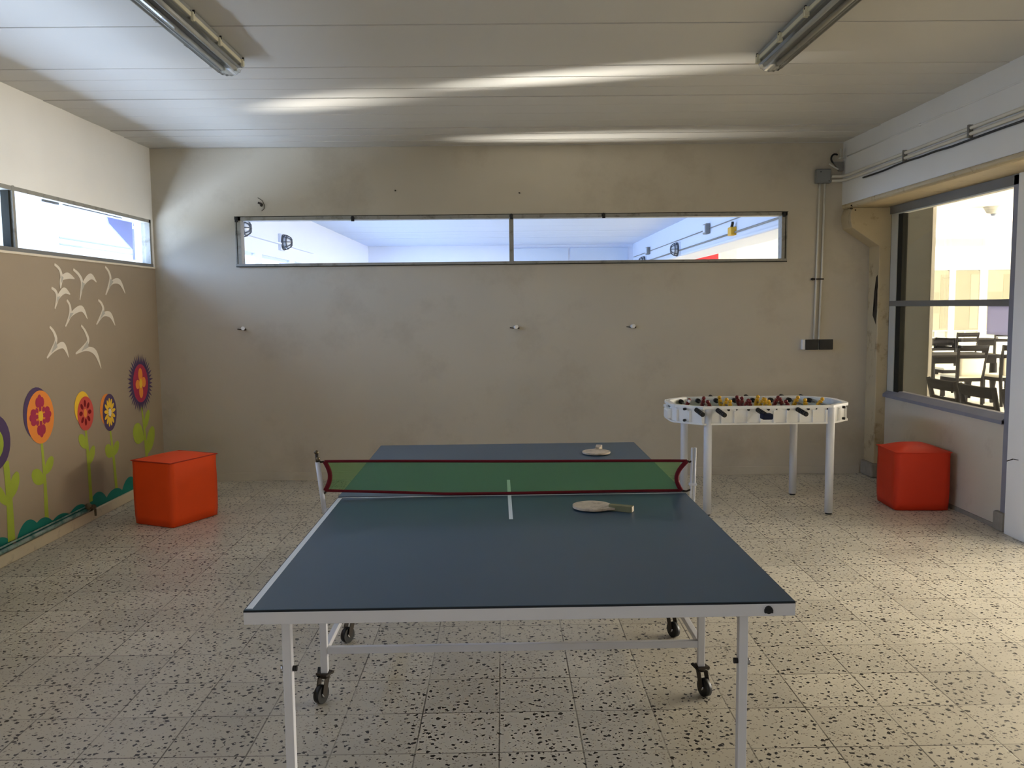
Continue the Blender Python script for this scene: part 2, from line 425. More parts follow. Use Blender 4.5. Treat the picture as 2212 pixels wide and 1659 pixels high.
for (u, v, w, h) in ((3.10, 2.425, .05, .02), (3.14, 2.44, .03, .012), (3.085, 2.40, .03, .015), (3.12, 2.385, .02, .02)):
    b.sphere((u-.012, 7.502, v), .5, SCUFF, (w, .006, h), 10)
b.build('peeling_paint', parent=pil, label='dark peeling patch under the beam end')
# baseboards
struct(MB().box(XL, XL+.022, Y0, YB-.01, 0, .078, BASE, bev=.005).build('baseboard_left'))
struct(MB().box(XL+.02, 3.29, YB-.012, YB, 0, .075, W_BEIGE, bev=.003).build('baseboard_back'))
struct(MB().box(XW-.01, XW, 5.7, 7.47, 0, .03, CONC).build('baseboard_right'))

# ------------------------------------------------------------------ mural (paint on the left wall)
def P3(u, v, d): return Vector((XL + d, u, v))
def ell(cu, cv, ru, rv, n=28, rot=0.0):
    return [(cu + ru*math.cos(t)*math.cos(rot) - rv*math.sin(t)*math.sin(rot), cv + ru*math.cos(t)*math.sin(rot) + rv*math.sin(t)*math.cos(rot)) for t in [2*PI*i/n for i in range(n)]]
def cat(pts, k=6):
    out = []; P = [pts[0]] + list(pts) + [pts[-1]]
    for i in range(1, len(P)-2):
        for j in range(k):
            t = j/k; q = []
            for c in range(len(pts[0])):
                a, b_, c_, d_ = P[i-1][c], P[i][c], P[i+1][c], P[i+2][c]
                q.append(.5*((2*b_) + (-a+c_)*t + (2*a-5*b_+4*c_-d_)*t*t + (-a+3*b_-3*c_+d_)*t**3))
            out.append(tuple(q))
    out.append(tuple(pts[-1])); return out
BLOB = [0]
def stroke(b, pts, m, d, k=6):
    """variable width paint stroke, pts = (u, v, width)"""
    c = cat(pts, k); Lf = []; Rt = []
    for i, (u, v, w) in enumerate(c):
        a = c[max(i-1, 0)]; e = c[min(i+1, len(c)-1)]; du, dv = e[0]-a[0], e[1]-a[1]; l = math.hypot(du, dv) or 1
        Lf.append((u - dv/l*w/2, v + du/l*w/2)); Rt.append((u + dv/l*w/2, v - du/l*w/2))
    BLOB[0] = (BLOB[0] + 1) % 40; d = d + BLOB[0]*.000018
    mi = b._mi(m)
    def layer(dd): return [b.bm.verts.new(P3(u, v, dd)) for u, v in Lf], [b.bm.verts.new(P3(u, v, dd)) for u, v in Rt]
    A, B = layer(d)
    for i in range(len(A)-1):
        f = b.bm.faces.new((A[i], A[i+1], B[i+1], B[i])); f.material_index = mi
def blob(b, poly, m, d):
    BLOB[0] = (BLOB[0] + 1) % 40; d = d + BLOB[0]*.000018; mi = b._mi(m)
    c = b.bm.verts.new(P3(sum(p[0] for p in poly)/len(poly), sum(p[1] for p in poly)/len(poly), d))
    V = [b.bm.verts.new(P3(u, v, d)) for u, v in poly]
    for i in range(len(V)):
        f = b.bm.faces.new((c, V[i], V[(i+1) % len(V)])); f.material_index = mi
d1, d2, d3, d4 = .0012, .0020, .0028, .0036
def leaf(b, u, v, du, dv, w):
    l = math.hypot(du, dv)
    stroke(b, [(u, v, .012), (u+du*.35, v+dv*.35, w*.9), (u+du*.7, v+dv*.7, w), (u+du*.95, v+dv*.95, w*.5), (u+du, v+dv, .01)], LIME, d1)
# orange flower
b = MB()
stroke(b, [(5.69, .70, .028), (5.70, .45, .036), (5.695, .16, .05)], LIME, d1)
leaf(b, 5.70, .42, -.15, .09, .10); leaf(b, 5.70, .47, .12, .10, .08)
blob(b, ell(5.655, .895, .165, .175), PURPLE, d2); blob(b, ell(5.695, .865, .168, .18), ORNG_P, d3)
for a in (0, PI/2, PI, 3*PI/2):
    for s_ in (-.32, 0, .32):
        r_ = .098 if s_ else .112
        cu, cv = 5.692 + math.cos(a+s_)*r_*.92, .872 + math.sin(a+s_)*r_
        blob(b, ell(cu, cv, .034, .026, 12, a), PINK, d4)
    blob(b, ell(5.692+math.cos(a)*.058, .872+math.sin(a)*.062, .04, .016, 10, a), PINK, d4)
for a in (PI/4, 3*PI/4, 5*PI/4, 7*PI/4): blob(b, ell(5.692+math.cos(a)*.058, .872+math.sin(a)*.06, .02, .016, 10, a), PINK, d4)
blob(b, ell(5.692, .872, .03, .034, 16), YELLOW, d4+.0008)
b.build('painted_flower', parent=wall_left, label='painted orange flower with crimson petals and purple rim')
# leftmost purple flower
b = MB()
stroke(b, [(5.27, .64, .06), (5.28, .4, .066), (5.275, .13, .08)], LIME, d1)
leaf(b, 5.29, .39, .10, .16, .09); leaf(b, 5.26, .36, -.12, .15, .07)
blob(b, ell(5.13, .81, .15, .155), CORAL, d2); blob(b, ell(5.165, .775, .165, .172), PURPLE, d3)
blob(b, ell(5.14, .765, .115, .105), LIME, d4); blob(b, ell(5.14, .78, .05, .05), CORAL, d4+.0008)
b.build('painted_flower', parent=wall_left, label='painted purple ring flower with lime centre at the left edge')
# coral flower
b = MB()
stroke(b, [(6.295, .70, .03), (6.31, .45, .045), (6.315, .14, .05)], LIME, d1)
leaf(b, 6.31, .55, -.12, .11, .085); leaf(b, 6.31, .42, .10, .13, .08)
blob(b, ell(6.265, .86, .118, .122), YELLOW, d2); blob(b, ell(6.305, .812, .122, .128), CORAL, d3)
for k in range(8):
    a = PI/2 + k*PI/4; blob(b, ell(6.30+math.cos(a)*.066, .818+math.sin(a)*.070, .027, .017, 12, a), MAROON, d4)
blob(b, ell(6.30, .815, .024, .034, 14), ORNG_P, d4)
b.build('painted_flower', parent=wall_left, label='painted coral flower with maroon petals and yellow rim')
# daisy
b = MB()
stroke(b, [(6.685, .63, .026), (6.715, .42, .04), (6.74, .13, .044)], LIME, d1)
leaf(b, 6.71, .42, -.12, .09, .10); leaf(b, 6.715, .42, .10, .10, .08)
blob(b, ell(6.645, .80, .112, .125), ORNG_P, d2); blob(b, ell(6.69, .772, .118, .148), PURPLE, d3)
for k in range(13):
    a = PI/2 + k*2*PI/13; blob(b, ell(6.69+math.cos(a)*.058, .772+math.sin(a)*.076, .036 if k % 2 else .04, .0145, 12, math.atan2(math.sin(a)*.08, math.cos(a)*.06)), YELLOW, d4)
blob(b, ell(6.69, .772, .025, .033, 14), WHITEP, d4+.0008)
b.build('painted_flower', parent=wall_left, label='painted yellow daisy on a purple oval')
# spiky purple flower
b = MB()
stroke(b, [(7.285, .74, .024), (7.32, .5, .044), (7.35, .12, .05)], LIME, d1)
leaf(b, 7.30, .46, -.20, .12, .17); leaf(b, 7.34, .32, .17, .22, .14); leaf(b, 7.31, .54, .12, .16, .08)
sp = []
for k in range(80):
    r_ = (.262 if k % 4 == 1 else .245) if k % 2 else .182; a = 2*PI*k/80; sp.append((7.285 + r_*math.cos(a), .952 + r_*.98*math.sin(a)))
blob(b, sp, PURPLE, d2); blob(b, ell(7.285, .95, .15, .165), PINK, d3)
blob(b, ell(7.285, 1.022, .042, .06, 16), ORNG_P, d4); blob(b, ell(7.285, .878, .04, .056, 16), ORNG_P, d4)
blob(b, ell(7.225, .945, .042, .04, 16), ORNG_P, d4); blob(b, ell(7.345, .955, .044, .045, 16), ORNG_P, d4)
blob(b, ell(7.285, .95, .03, .042, 14), YELLOW, d4+.0008)
b.build('painted_flower', parent=wall_left, label='painted spiky purple flower with four orange petals')
# birds
BIRDS = [
 ([(5.989,1.901),(6.075,1.815),(6.051,1.735),(6.066,1.800),(6.160,1.828),(6.255,1.810)], 'painted white bird, top left of the flock'),
 ([(6.248,1.877),(6.365,1.78),(6.317,1.656),(6.372,1.765),(6.500,1.835),(6.590,1.795)], 'painted white bird, second in the top row'),
 ([(6.75,1.92),(6.825,1.818),(6.732,1.699),(6.84,1.795),(6.985,1.808),(7.079,1.715)], 'painted white bird nearest the corner'),
 ([(5.933,1.736),(6.0,1.665),(5.96,1.592),(6.008,1.668),(6.100,1.720),(6.181,1.695)], 'painted white bird, left of the second row'),
 ([(6.13,1.654),(6.165,1.55),(6.09,1.466),(6.18,1.55),(6.335,1.592),(6.415,1.515)], 'painted white bird in the middle of the flock'),
 ([(6.605,1.658),(6.671,1.572),(6.553,1.47),(6.668,1.543),(6.79,1.540),(6.864,1.456)], 'painted white bird, right in the third row'),
 ([(5.879,1.468),(5.945,1.36),(5.819,1.257),(5.928,1.312),(6.045,1.332),(6.109,1.243)], 'painted white bird, bottom left of the flock'),
 ([(6.316,1.468),(6.40,1.34),(6.211,1.264),(6.372,1.290),(6.510,1.255),(6.589,1.128)], 'largest painted white bird, bottom right of the flock')]
for p, lab in BIRDS:
    b = MB()
    stroke(b, [(p[0][0], p[0][1], .018), ((p[0][0]+p[1][0])/2+.02, (p[0][1]+p[1][1])/2+.012, .026), (p[1][0], p[1][1], .034), (p[2][0], p[2][1], .012)], WHITEP, d1)
    stroke(b, [(p[2][0], p[2][1], .012), (p[3][0], p[3][1], .030), (p[4][0], p[4][1], .046), (p[5][0], p[5][1], .008)], WHITEP, d2)
    blob(b, [(p[1][0], p[1][1]+.01), (p[3][0]+.035, p[3][1]+.012), ((p[2][0]+p[3][0])/2, (p[2][1]+p[3][1])/2)], GREYP, d3)
    b.build('painted_bird', parent=wall_left, label=lab)
# teal grass hills along the foot of the wall
b = MB(); top = []
y = 4.2; rnd = random.Random(4)
hills = [(4.5, .15), (4.8, .17), (5.14, .185), (5.47, .215), (5.64, .185), (5.87, .155), (6.12, .16), (6.42, .19), (6.70, .155), (6.98, .195), (7.2, .16), (7.45, .18)]
n = 260
for i in range(n+1):
    y = 4.2 + (YB-.02-4.2)*i/n
    z = .105
    for hc, hz in hills: z = max(z, .105 + (hz-.105)*max(0, 1-((y-hc)/.145)**2)**.8)
    top.append((y, z))
mi = b._mi(TEAL); V = [(b.bm.verts.new(P3(u, v, .0016)), b.bm.verts.new(P3(u, .078, .0016))) for u, v in top]
for i in range(n): f = b.bm.faces.new((V[i][0], V[i+1][0], V[i+1][1], V[i][1])); f.material_index = mi
b.build('painted_grass', parent=wall_left, label='painted teal grass hills along the wall foot')

# water pipe with a tap at the foot of the left wall
wp = empty('water_pipe', (XL+.02, 6.2, .10), 'flaking teal and white pipe running along the foot of the mural wall', 'pipe')
MB().cyl((.004, -6.0, -.008), (.004, .03, .004), .014, m=TEALP, n=14).cyl((.002, -6.0, .024), (.002, -.02, .03), .006, m=TEALP, n=8).build('pipe', parent=wp)
MB().cyl((.012, .03, .004), (.012, .09, .006), .020, m=BRASS).sphere((.016, 0, .028), .027, BRASS, n=14).cyl((.016, .0, .03), (.05, -.01, .035), .010, m=BRASS).bar((.016, .10, 0), (.018, .10, -.065), .012, .012, BRASS).cyl((-.015, .09, .005), (.012, .09, .005), .012, m=BRASS).build('tap', parent=wp, label='tarnished brass tap')

# ------------------------------------------------------------------ windows
def clerestory(name):
    x = XL-.045; b = MB()
    y0, y1 = .9, YB-.045
    b.box(x-.03, x+.045, y0, y1, WZ1-.028, WZ1, FRAME); b.box(x-.03, x+.05, y0, y1, WZ0, WZ0+.03, FRAME_D)
    b.box(x-.03, x+.045, y1-.035, y1, WZ0, WZ1, FRAME)
    o = b.build(name); struct(o)
    for yy in (5.54, 3.4, 1.3):
        MB().box(x-.03, x+.046, yy-.014, yy+.014, WZ0, WZ1+.004, FRAME).box(x-.02, x+.03, yy-.032, yy-.014, WZ0+.02, WZ1-.02, DARKSEAL).build('mullion', parent=o)
    yy = [.9, 1.3, 3.4, 5.54, y1-.03]
    for a, c in zip(yy[:-1], yy[1:]):
        MB().box(x-.004, x+.004, a+.015, c-.015, WZ0+.025, WZ1-.025, GLASS).build('pane', parent=o)
    b = MB(); rnd = random.Random(9)
    for y, l, h_ in ((5.98, .22, .013), (6.26, .95, .005)):
        MB().box(x-.012, x-.005, y, y+l, WZ1-.028-h_, WZ1-.026, DARKSEAL).build('old_putty', parent=o, label='dark crumbled putty')
    b.bm.free()
    MB().box(XL-.12, XL+.008, y0, YB-.01, WZ0-.012, WZ0+.004, WHITEP, bev=.003).build('sill', parent=o)
    return o
clerestory('window_1')
# back slit window
y = YB+.03
b = MB()
b.box(BX0, BX1, y-.04, y+.06, BZ1-.032, BZ1, FRAME); b.box(BX0, BX1, y-.045, y+.06, BZ0, BZ0+.026, FRAME)
b.box(BX0, BX0+.05, y-.04, y+.06, BZ0, BZ1, FRAME); b.box(BX1-.05, BX1, y-.04, y+.06, BZ0, BZ1, FRAME)
w2 = struct(b.build('window_2'))
MB().box(.068, .107, y-.038, y+.06, BZ0+.02, BZ1-.02, FRAME).build('mullion', parent=w2)
MB().box(BX0-.008, BX1+.008, y-.034, y-.028, BZ1, BZ1+.006, DARKSEAL).box(BX0+.012, BX0+.018, y-.042, y-.04, BZ0, BZ1, DARKSEAL).box(BX1-.02, BX1-.012, y-.042, y-.04, BZ0, BZ1, DARKSEAL).box(BX0, BX1, y-.047, y-.045, BZ0-.004, BZ0+.003, DARKSEAL).build('seal', parent=w2)
for a, c in ((BX0+.04, .075), (.1, BX1-.04)):
    MB().box(a, c, y+.01, y+.018, BZ0+.02, BZ1-.028, GLASS).build('pane', parent=w2)
for px, pz in ((BX0+.015, BZ1-.015), (-1.335, BZ1-.018), (.088, BZ1-.012), (.917, BZ1-.012), (BX1-.03, BZ1-.015)):
    MB().sphere((px, y-.045, pz), .018, BLACK, (1, .7, 1.1), 10).box(px-.012, px+.016, y-.055, y-.04, pz-.03, pz-.01, BLACK, bev=.003).build('catch', parent=w2, label='black catch')
# right interior window to the dining room
x = XW+.03
b = MB()
b.box(x-.035, x+.05, 5.60, 7.69, 2.345, 2.412, FRAME_D); b.box(x-.02, x+.03, 5.70, 7.66, 2.335, 2.346, FRAME_L)
b.box(x-.05, x+.10, 5.69, 7.68, .74, .762, FRAME_B); b.prism([(x-.055, .735), (x-.055, .762), (x+.0, .80), (x+.05, .80), (x+.05, .735)], lambda u, v, d: Vector((u, d, v)), 5.69, 7.67, FRAME_B)
w3 = struct(b.build('window_3'))
MB().box(x-.025, x+.03, 7.515, 7.69, .76, 2.346, FRAME_L, bev=.004).build('jamb', parent=w3)
MB().box(x-.02, x+.025, 7.385, 7.500, .79, 2.340, FRAME_L, bev=.003).box(x-.021, x+.02, 7.498, 7.516, .79, 2.34, DARKSEAL).box(x-.012, x+.03, 7.30, 7.386, .79, 2.34, DARKSEAL).build('sash_stile', parent=w3)
MB().box(x-.035, x+.05, 5.595, 5.695, 0, 2.41, FRAME_B, bev=.004).build('post', parent=w3, label='bluish grey steel post')
MB().box(x-.022, x+.03, 5.69, 7.50, 1.54, 1.588, FRAME_D, bev=.004).build('transom', parent=w3)
for z0, z1 in ((.80, 1.545), (1.583, 2.342)):
    MB().box(x+.004, x+.010, 5.69, 7.31, z0, z1, GLASS).build('pane', parent=w3)
MB().box(XW-.03, XW+.03, 5.62, 5.74, 0, .13, CONC, bev=.012).build('post_foot', parent=w3, label='chipped concrete foot')
ps = MB().grid(6, 6, lambda u, v: Vector((x-.0012-.001*math.sin(u*PI), 5.70+.30*u, 1.34+.20*v)), PAPER).build('paper_sheet')
so = ps.modifiers.new('s', 'SOLIDIFY'); so.thickness = .0006
tag(ps, 'blank lilac white paper sheet stuck to the interior window glass', 'paper')
# white door jamb on the right edge
dj = struct(MB().box(XW-.03, XW+.12, 5.28, 5.60, 0, 2.41, W_WHITE, bev=.004).build('door_1'), 'white door jamb at the right edge')
for z in (.80, .16):
    b = MB().box(XW-.034, XW-.029, 5.28, 5.37, z-.05, z+.05, FRAME_L, bev=.002)
    for q in (-1, 1):
        for r_ in (5.335, 5.36): b.cyl((XW-.036, r_, z+q*.024), (XW-.033, r_, z+q*.024), .009, m=BLACK, n=10)
    b.build('hinge', parent=dj)
MB().bar((XW-.031, 5.595, .50), (XW-.031, 5.53, .525), .003, .006, SCUFF).bar((XW-.031, 5.53, .525), (XW-.031, 5.47, .53), .003, .004, SCUFF).build('crack', parent=dj, label='dark crack in the white paint')
MB().box(XW-.02, XW+.04, 5.262, 5.282, .32, .52, BLACK, bev=.004).build('strike_plate', parent=dj)

# ------------------------------------------------------------------ ping pong table
TX, TY, TR = -.7127, 2.236, .0069
TW, TL, TH = 1.507, 2.74, .76
tt = empty('table_tennis_table', (TX, TY, 0), 'blue folding table tennis table with white steel frame on castors', 'table', rz=TR)
def half(y0, y1, near):
    b = MB()
    b.box(0, TW, y0, y1, TH-.016, TH-.0012, TABLE_E); b.box(0.002, TW-.002, y0+.002, y1-.002, TH-.004, TH, TABLE_B)
    if near:
        b.box(.004, .022, y0+.012, y1-.004, TH, TH+.0004, LINEW); b.box(.004, TW-.004, y1-.012, y1-.002, TH, TH+.0004, LINEW)
        b.box(.735, .750, y1-.42, y1-.012, TH, TH+.0004, LINEW)
    else:
        b.box(.735, .750, y0+.004, y0+.31, TH, TH+.0004, LINEW)
    o = b.build('tabletop', parent=tt)
    fr = MB()
    fr.box(0, TW, y0, y0+.022, TH-.045, TH-.016, WHITE_T, bev=.002) if not near else fr.box(0, TW, y0-.001, y0+.022, TH-.041, TH-.006, WHITE_T, bev=.002)
    fr.box(0, TW, y1-.022, y1, TH-.045, TH-.016, WHITE_T, bev=.002)
    fr.box(0, .022, y0+.02, y1-.02, TH-.045, TH-.016, WHITE_T, bev=.002); fr.box(TW-.022, TW, y0+.02, y1-.02, TH-.045, TH-.016, WHITE_T, bev=.002)
    fr.build('apron', parent=o, label='white steel apron')
    return o
hn = half(0, 1.365, True); hf = half(1.375, 2.74, False)
MB().cyl((TW-.075, -.006, TH-.022), (TW-.075, .002, TH-.022), .011, m=BLACK, n=12).box(TW-.087, TW-.063, -.008, 0, TH-.031, TH-.020, BLACK, bev=.002).build('latch', parent=tt, label='black latch')
for lx, sgn in ((.105, 1), (1.375, -1)):
    for ly in (.045, TL-.045):
        MB().box(lx-.0125, lx+.0125, ly-.014, ly+.014, .0, TH-.03, WHITE_T, bev=.003).build('leg', parent=tt)
        MB().cyl((lx+sgn*.0125, ly, .575), (lx+sgn*.024, ly, .575), .008, m=BLACK, n=10).build('bolt', parent=tt, label='black leg bolt')
        MB().cyl((lx-sgn*.0125, ly, .572), (lx-sgn*.02, ly, .572), .010, m=CHROME, n=10).build('washer', parent=tt, label='steel washer')
CY0, CY1 = 1.058, 1.672
for lx in (-.012, TW+.0):
    for ly in (CY0, CY1):
        MB().box(lx-.014 if lx > 0 else lx-.014, lx+.014, ly-.014, ly+.014, .115, TH-.045, WHITE_T, bev=.003).build('upright', parent=tt)
    MB().box(lx-.012, lx+.012, CY0+.014, CY1-.014, .19, .215, WHITE_T, bev=.002).build('side_rail', parent=tt)
for ly in (CY0, CY1):
    MB().box(.002, TW-.014, ly-.010, ly+.010, .193, .222, WHITE_T, bev=.002).build('cross_bar', parent=tt)
def castor(lx, ly, ang):
    M = Matrix.Translation((lx, ly, 0)) @ Matrix.Rotation(ang, 4, 'Z')
    b = MB().box(-.026, .026, -.026, .026, .108, .116, DKMETAL, M=M).cyl((0, 0, .095), (0, 0, .110), .02, m=DKMETAL, M=M)
    for s_ in (-1, 1):
        b.prism([(-.006, .098), (.024, .098), (.040, .045), (.028, .024), (.016, .032)], lambda u, v, d: Vector((d, u, v)), s_*.017-.0015, s_*.017+.0015, DKMETAL, M=M)
    b.bar((.018, .02, .10), (.036, -.012, .125), .012, .004, BLACK, M=M)
    c_ = b.build('castor', parent=tt, label='dark swivel castor')
    MB().cyl((-.012, .028, .036), (.012, .028, .036), .036, m=BLACK, n=24, M=M).cyl((-.018, .028, .036), (.018, .028, .036), .010, m=CHROME, n=12, M=M).build('wheel', parent=c_)
for lx, ly, a in ((-.012, CY0, 2.7), (TW, CY0, -2.8), (-.012, CY1, 2.6), (TW, CY1, -2.7)): castor(lx, ly, a)

# net
nt = empty('table_tennis_net', (TX, TY, 0), 'green table tennis net with dark red tape on two white posts', 'net', rz=TR)
NY = 1.37
XA, XZ = -.052, 1.515
def nx(u, v):   # sides pulled inwards in the middle
    a = XA + .022*math.sin(PI*v); c = XZ - .024*(1-v) - .032*math.sin(PI*v)
    return a + (c-a)*u
def nz(u, v):
    lo = .790 - .022*min(1, u*3); hi = .918 - .02*u
    return lo + (hi-lo)*v
net = MB().grid(48, 8, lambda u, v: Vector((nx(u, v), NY+.004*math.sin(u*9), nz(u, v))), NETM).build('netting', parent=nt)
def tp(pts, w):
    b = MB(); b.tube(pts, w, TAPE, 8); return b
MB().tube([Vector((nx(u/40, 1), NY+.004*math.sin(u/40*9), nz(u/40, 1))) for u in range(41)], .0062, TAPE, 8).build('top_tape', parent=nt)
MB().tube([Vector((nx(u/40, 0), NY+.004*math.sin(u/40*9), nz(u/40, 0))) for u in range(41)], .0062, TAPE, 8).build('bottom_tape', parent=nt)
for e in (0, 1):
    MB().tube([Vector((nx(e, v/10), NY, nz(e, v/10))) for v in range(11)], .010, TAPE, 8).build('side_tape', parent=nt)
# left post leans out a little, right post is a pair of thin rods
MB().cyl((-.082, NY, .915), (-.058, NY, .69), .0105, m=WHITE_M, n=12).bar((-.058, NY, .70), (-.005, NY, .70), .02, .02, WHITE_M).build('post', parent=nt)
MB().cyl((-.082, NY, .912), (-.085, NY, .955), .007, m=DKMETAL, n=10).sphere((-.086, NY, .957), .010, BRASS).sphere((-.079, NY-.004, .93), .009, BRASS).build('post_tip', parent=nt, label='rusty brass post tip')
MB().cyl((1.538, NY, .955), (1.532, NY, .69), .0055, m=WHITE_M, n=10).cyl((1.551, NY, .955), (1.545, NY, .69), .0055, m=WHITE_M, n=10).bar((1.545, NY, .70), (1.49, NY, .70), .02, .02, WHITE_M).box(1.526, 1.556, NY-.012, NY+.012, .79, .80, WHITE_M).build('post', parent=nt)
for a, c in (((-.055, NY, .916), (-.082, NY, .925)), ((-.05, NY, .785), (-.072, NY, .775)), ((1.515, NY, .897), (1.54, NY, .90)), ((1.49, NY, .768), (1.535, NY, .772))):
    a, c = Vector(a), Vector(c); mpt = (a+c)/2 + Vector((0, 0, -.006)); MB().tube([a, mpt, c], .0045, DKMETAL, 8).build('cord', parent=nt)

# paddles
def paddle(loc, rz, label, hmat, tilt=0):
    o = empty('paddle', loc, label, 'paddle', 'table tennis paddles', rz)
    pr = []
    for i in range(40):
        t = 2*PI*i/40; r_ = .077; u = r_*1.03*math.cos(t); v = r_*math.sin(t); pr.append((u, v))
    bl = MB(); bl.prism(pr, lambda u, v, d: Vector((u, v, d)), .004, .013, WOODW, smooth=False)
    bl.prism([(.055, -.045), (.10, -.014), (.10, .014), (.055, .045)], lambda u, v, d: Vector((u, v, d)), .0045, .0125, WOODW)
    bo = bl.build('blade', parent=o); m_ = bo.modifiers.new('b', 'BEVEL'); m_.width = .0015; m_.segments = 2; m_.limit_method = 'ANGLE'
    MB().prism([(.072, -.010), (.085, -.0135), (.165, -.0165), (.168, -.014), (.168, .014), (.165, .0165), (.085, .0135), (.072, .010)], lambda u, v, d: Vector((u, v, d)), .0, .0225, hmat).prism([(.168, -.013), (.1695, -.012), (.1695, .012), (.168, .013)], lambda u, v, d: Vector((u, v, d)), .001, .0215, WOODW).build('handle', parent=o)
    return o
paddle((.352, 3.345, TH+.0006), math.radians(-25), 'worn bare wood paddle lying on the near half of the table beside the net', WOODH)
paddle((.508, 4.605, TH+.0006), math.radians(78), 'worn pale paddle on the far half of the table, handle pointing to the wall', WOODW)

# ------------------------------------------------------------------ foosball table
FX, FY = 1.955, 6.535
ft = empty('foosball_table', (FX, FY, 0), 'white plastic foosball table on four white legs by the back wall', 'game table')
def octo(hx, hy, cx, cy):
    return [(-hx+cx, -hy), (hx-cx, -hy), (hx-cx*.10, -hy+cy*.80), (hx, -hy+cy*1.12), (hx, hy-cy*1.12), (hx-cx*.10, hy-cy*.80), (hx-cx, hy), (-hx+cx, hy), (-hx+cx*.10, hy-cy*.80), (-hx, hy-cy*1.12), (-hx, -hy+cy*1.12), (-hx+cx*.10, -hy+cy*.80)]
OUT = octo(.665, .335, .19, .20); INN = octo(.640, .312, .18, .185)
b = MB(); mi = b._mi(WHITE_P); n = len(OUT)
zs = [(OUT, .685), (OUT, .700), (OUT, .805), (OUT, .820), (INN, .820), (INN, .72)]
R_ = [[b.bm.verts.new((u, v, z)) for u, v in poly] for poly, z in zs]
for i in range(len(R_)-1):
    for k in range(n):
        f = b.bm.faces.new((R_[i][k], R_[i][(k+1) % n], R_[i+1][(k+1) % n], R_[i+1][k])); f.material_index = mi
b.bm.faces.new(R_[0][::-1])
def out_at(s_, off): pass
# raised rims and ribs around the outside
for zc, hh in ((.811, .010), (.690, .006)):
    poly = octo(.675, .345, .193, .203)
    for k in range(n):
        a, c = poly[k], poly[(k+1) % n]; b.bar((a[0], a[1], zc), (c[0], c[1], zc), .010, hh*2, WHITE_P)
for k in range(n):
    a, c = OUT[k], OUT[(k+1) % n]; L_ = math.hypot(c[0]-a[0], c[1]-a[1]); m_ = max(1, int(L_/.105))
    if L_ < .1: continue
    for q in range(m_+1):
        t = (.04 + .92*q/m_); b.bar((a[0]+(c[0]-a[0])*t, a[1]+(c[1]-a[1])*t, .69), (a[0]+(c[0]-a[0])*t, a[1]+(c[1]-a[1])*t, .785), .016, .026, WHITE_P)
b.bm.normal_update()
body = b.build('body', parent=ft)
MB().prism(INN, lambda u, v, d: Vector((u, v, d)), .712, .72, FIELD).build('playing_field', parent=ft, label='green playing field')
for k in range(7): MB().cyl((-.44+k*.148, -.335, .795), (-.44+k*.148, -.349, .795), .009, m=BLACK, n=10).build('screw', parent=body, label='black screw head')
for sx in (-1, 1):
    for a, c in (((sx*.662, -.05, .80), (sx*.680, -.05, .80)), ((sx*.59, -.25, .795), (sx*.607, -.262, .795)), ((sx*.59, -.25, .71), (sx*.607, -.262, .71))):
        MB().cyl(a, c, .010, m=BLACK, n=10).build('screw', parent=body, label='black screw head')
b = MB().box(-.705, -.665, -.12, .02, .70, .78, WHITE_P, bev=.012).box(-.70, -.66, -.03, .06, .775, .80, WHITE_P, bev=.008)
b.build('ball_return', parent=body)
for lx, ly in ((-.44, -.325), (.47, -.335), (.425, .325), (-.475, .325)):
    MB().cyl((lx, ly, .012), (lx, ly, .805), .030, m=WHITE_M, n=20).cyl((lx, ly, 0), (lx, ly, .014), .024, m=BLACK, n=16).build('leg', parent=ft)
COLS = 'RRYRYRYY'; CNT = (1, 2, 3, 4, 4, 3, 2, 1)
NEAR = (0, 1, 3, 5)
rnd = random.Random(2)
for i in range(8):
    x_ = -.525 + i*.148; zz = .795; near = i in NEAR
    hy = .335
    if i in (0, 7): hy = .29
    y0, y1 = (-hy-.075, hy+.02) if near else (-hy-.0, hy+.09)
    pm = RED_PL if COLS[i] == 'R' else YEL_PL
    rod = MB().cyl((x_, y0, zz-(.004 if near else 0)), (x_, y1, zz), .0065, m=CHROME, n=10).build('rod', parent=ft)
    b = MB()
    hs = (-hy-.022, -hy-.155) if near else (hy+.03, hy+.14)
    dz = -.022 if near else .012
    dx = .02 if near else 0
    for k in range(6):
        t0, t1 = k/6, (k+.72)/6
        b.cyl((x_+dx*t0, hs[0]+(hs[1]-hs[0])*t0, zz+dz*t0), (x_+dx*t1, hs[0]+(hs[1]-hs[0])*t1, zz+dz*t1), .0175, m=BLACK, n=12)
    b.cyl((x_, hs[0], zz), (x_+dx, hs[1], zz+dz), .014, m=BLACK, n=12)
    if i == 3: b.box(x_-.01, x_+.07, hs[1]-.02, hs[1]+.05, zz-.055, zz-.012, NAVY, bev=.01)
    b.build('handle', parent=rod, label='black ribbed handle')
    for yy in (-hy+.05, hy-.06): MB().cyl((x_, yy-.02, zz), (x_, yy+.02, zz), .019, m=BLACK, n=12).build('bumper', parent=rod, label='black rubber bumper')
    c_ = CNT[i]
    for k in range(c_):
        yy = (k-(c_-1)/2)*(.44/max(c_, 2)) + rnd.uniform(-.01, .01); a = rnd.uniform(-.5, .5) + (.0 if near else .2)
        M = Matrix.Translation((x_, yy, zz)) @ Matrix.Rotation(a, 4, 'Y') @ Matrix.Scale(1.18, 4)
        MB().box(-.011, .011, -.016, .016, -.02, .022, pm, bev=.005, M=M).sphere((0, 0, .034), .013, pm, n=10, M=M).box(-.009, .009, -.013, .013, -.058, -.015, pm, bev=.003, M=M).box(-.014, .014, -.014, .014, -.068, -.054, pm, bev=.003, M=M).build('player', parent=rod)
MB().box(-.52, -.505, -.03, .03, .815, .838, WHITE_P, bev=.003).build('goal_counter', parent=ft)

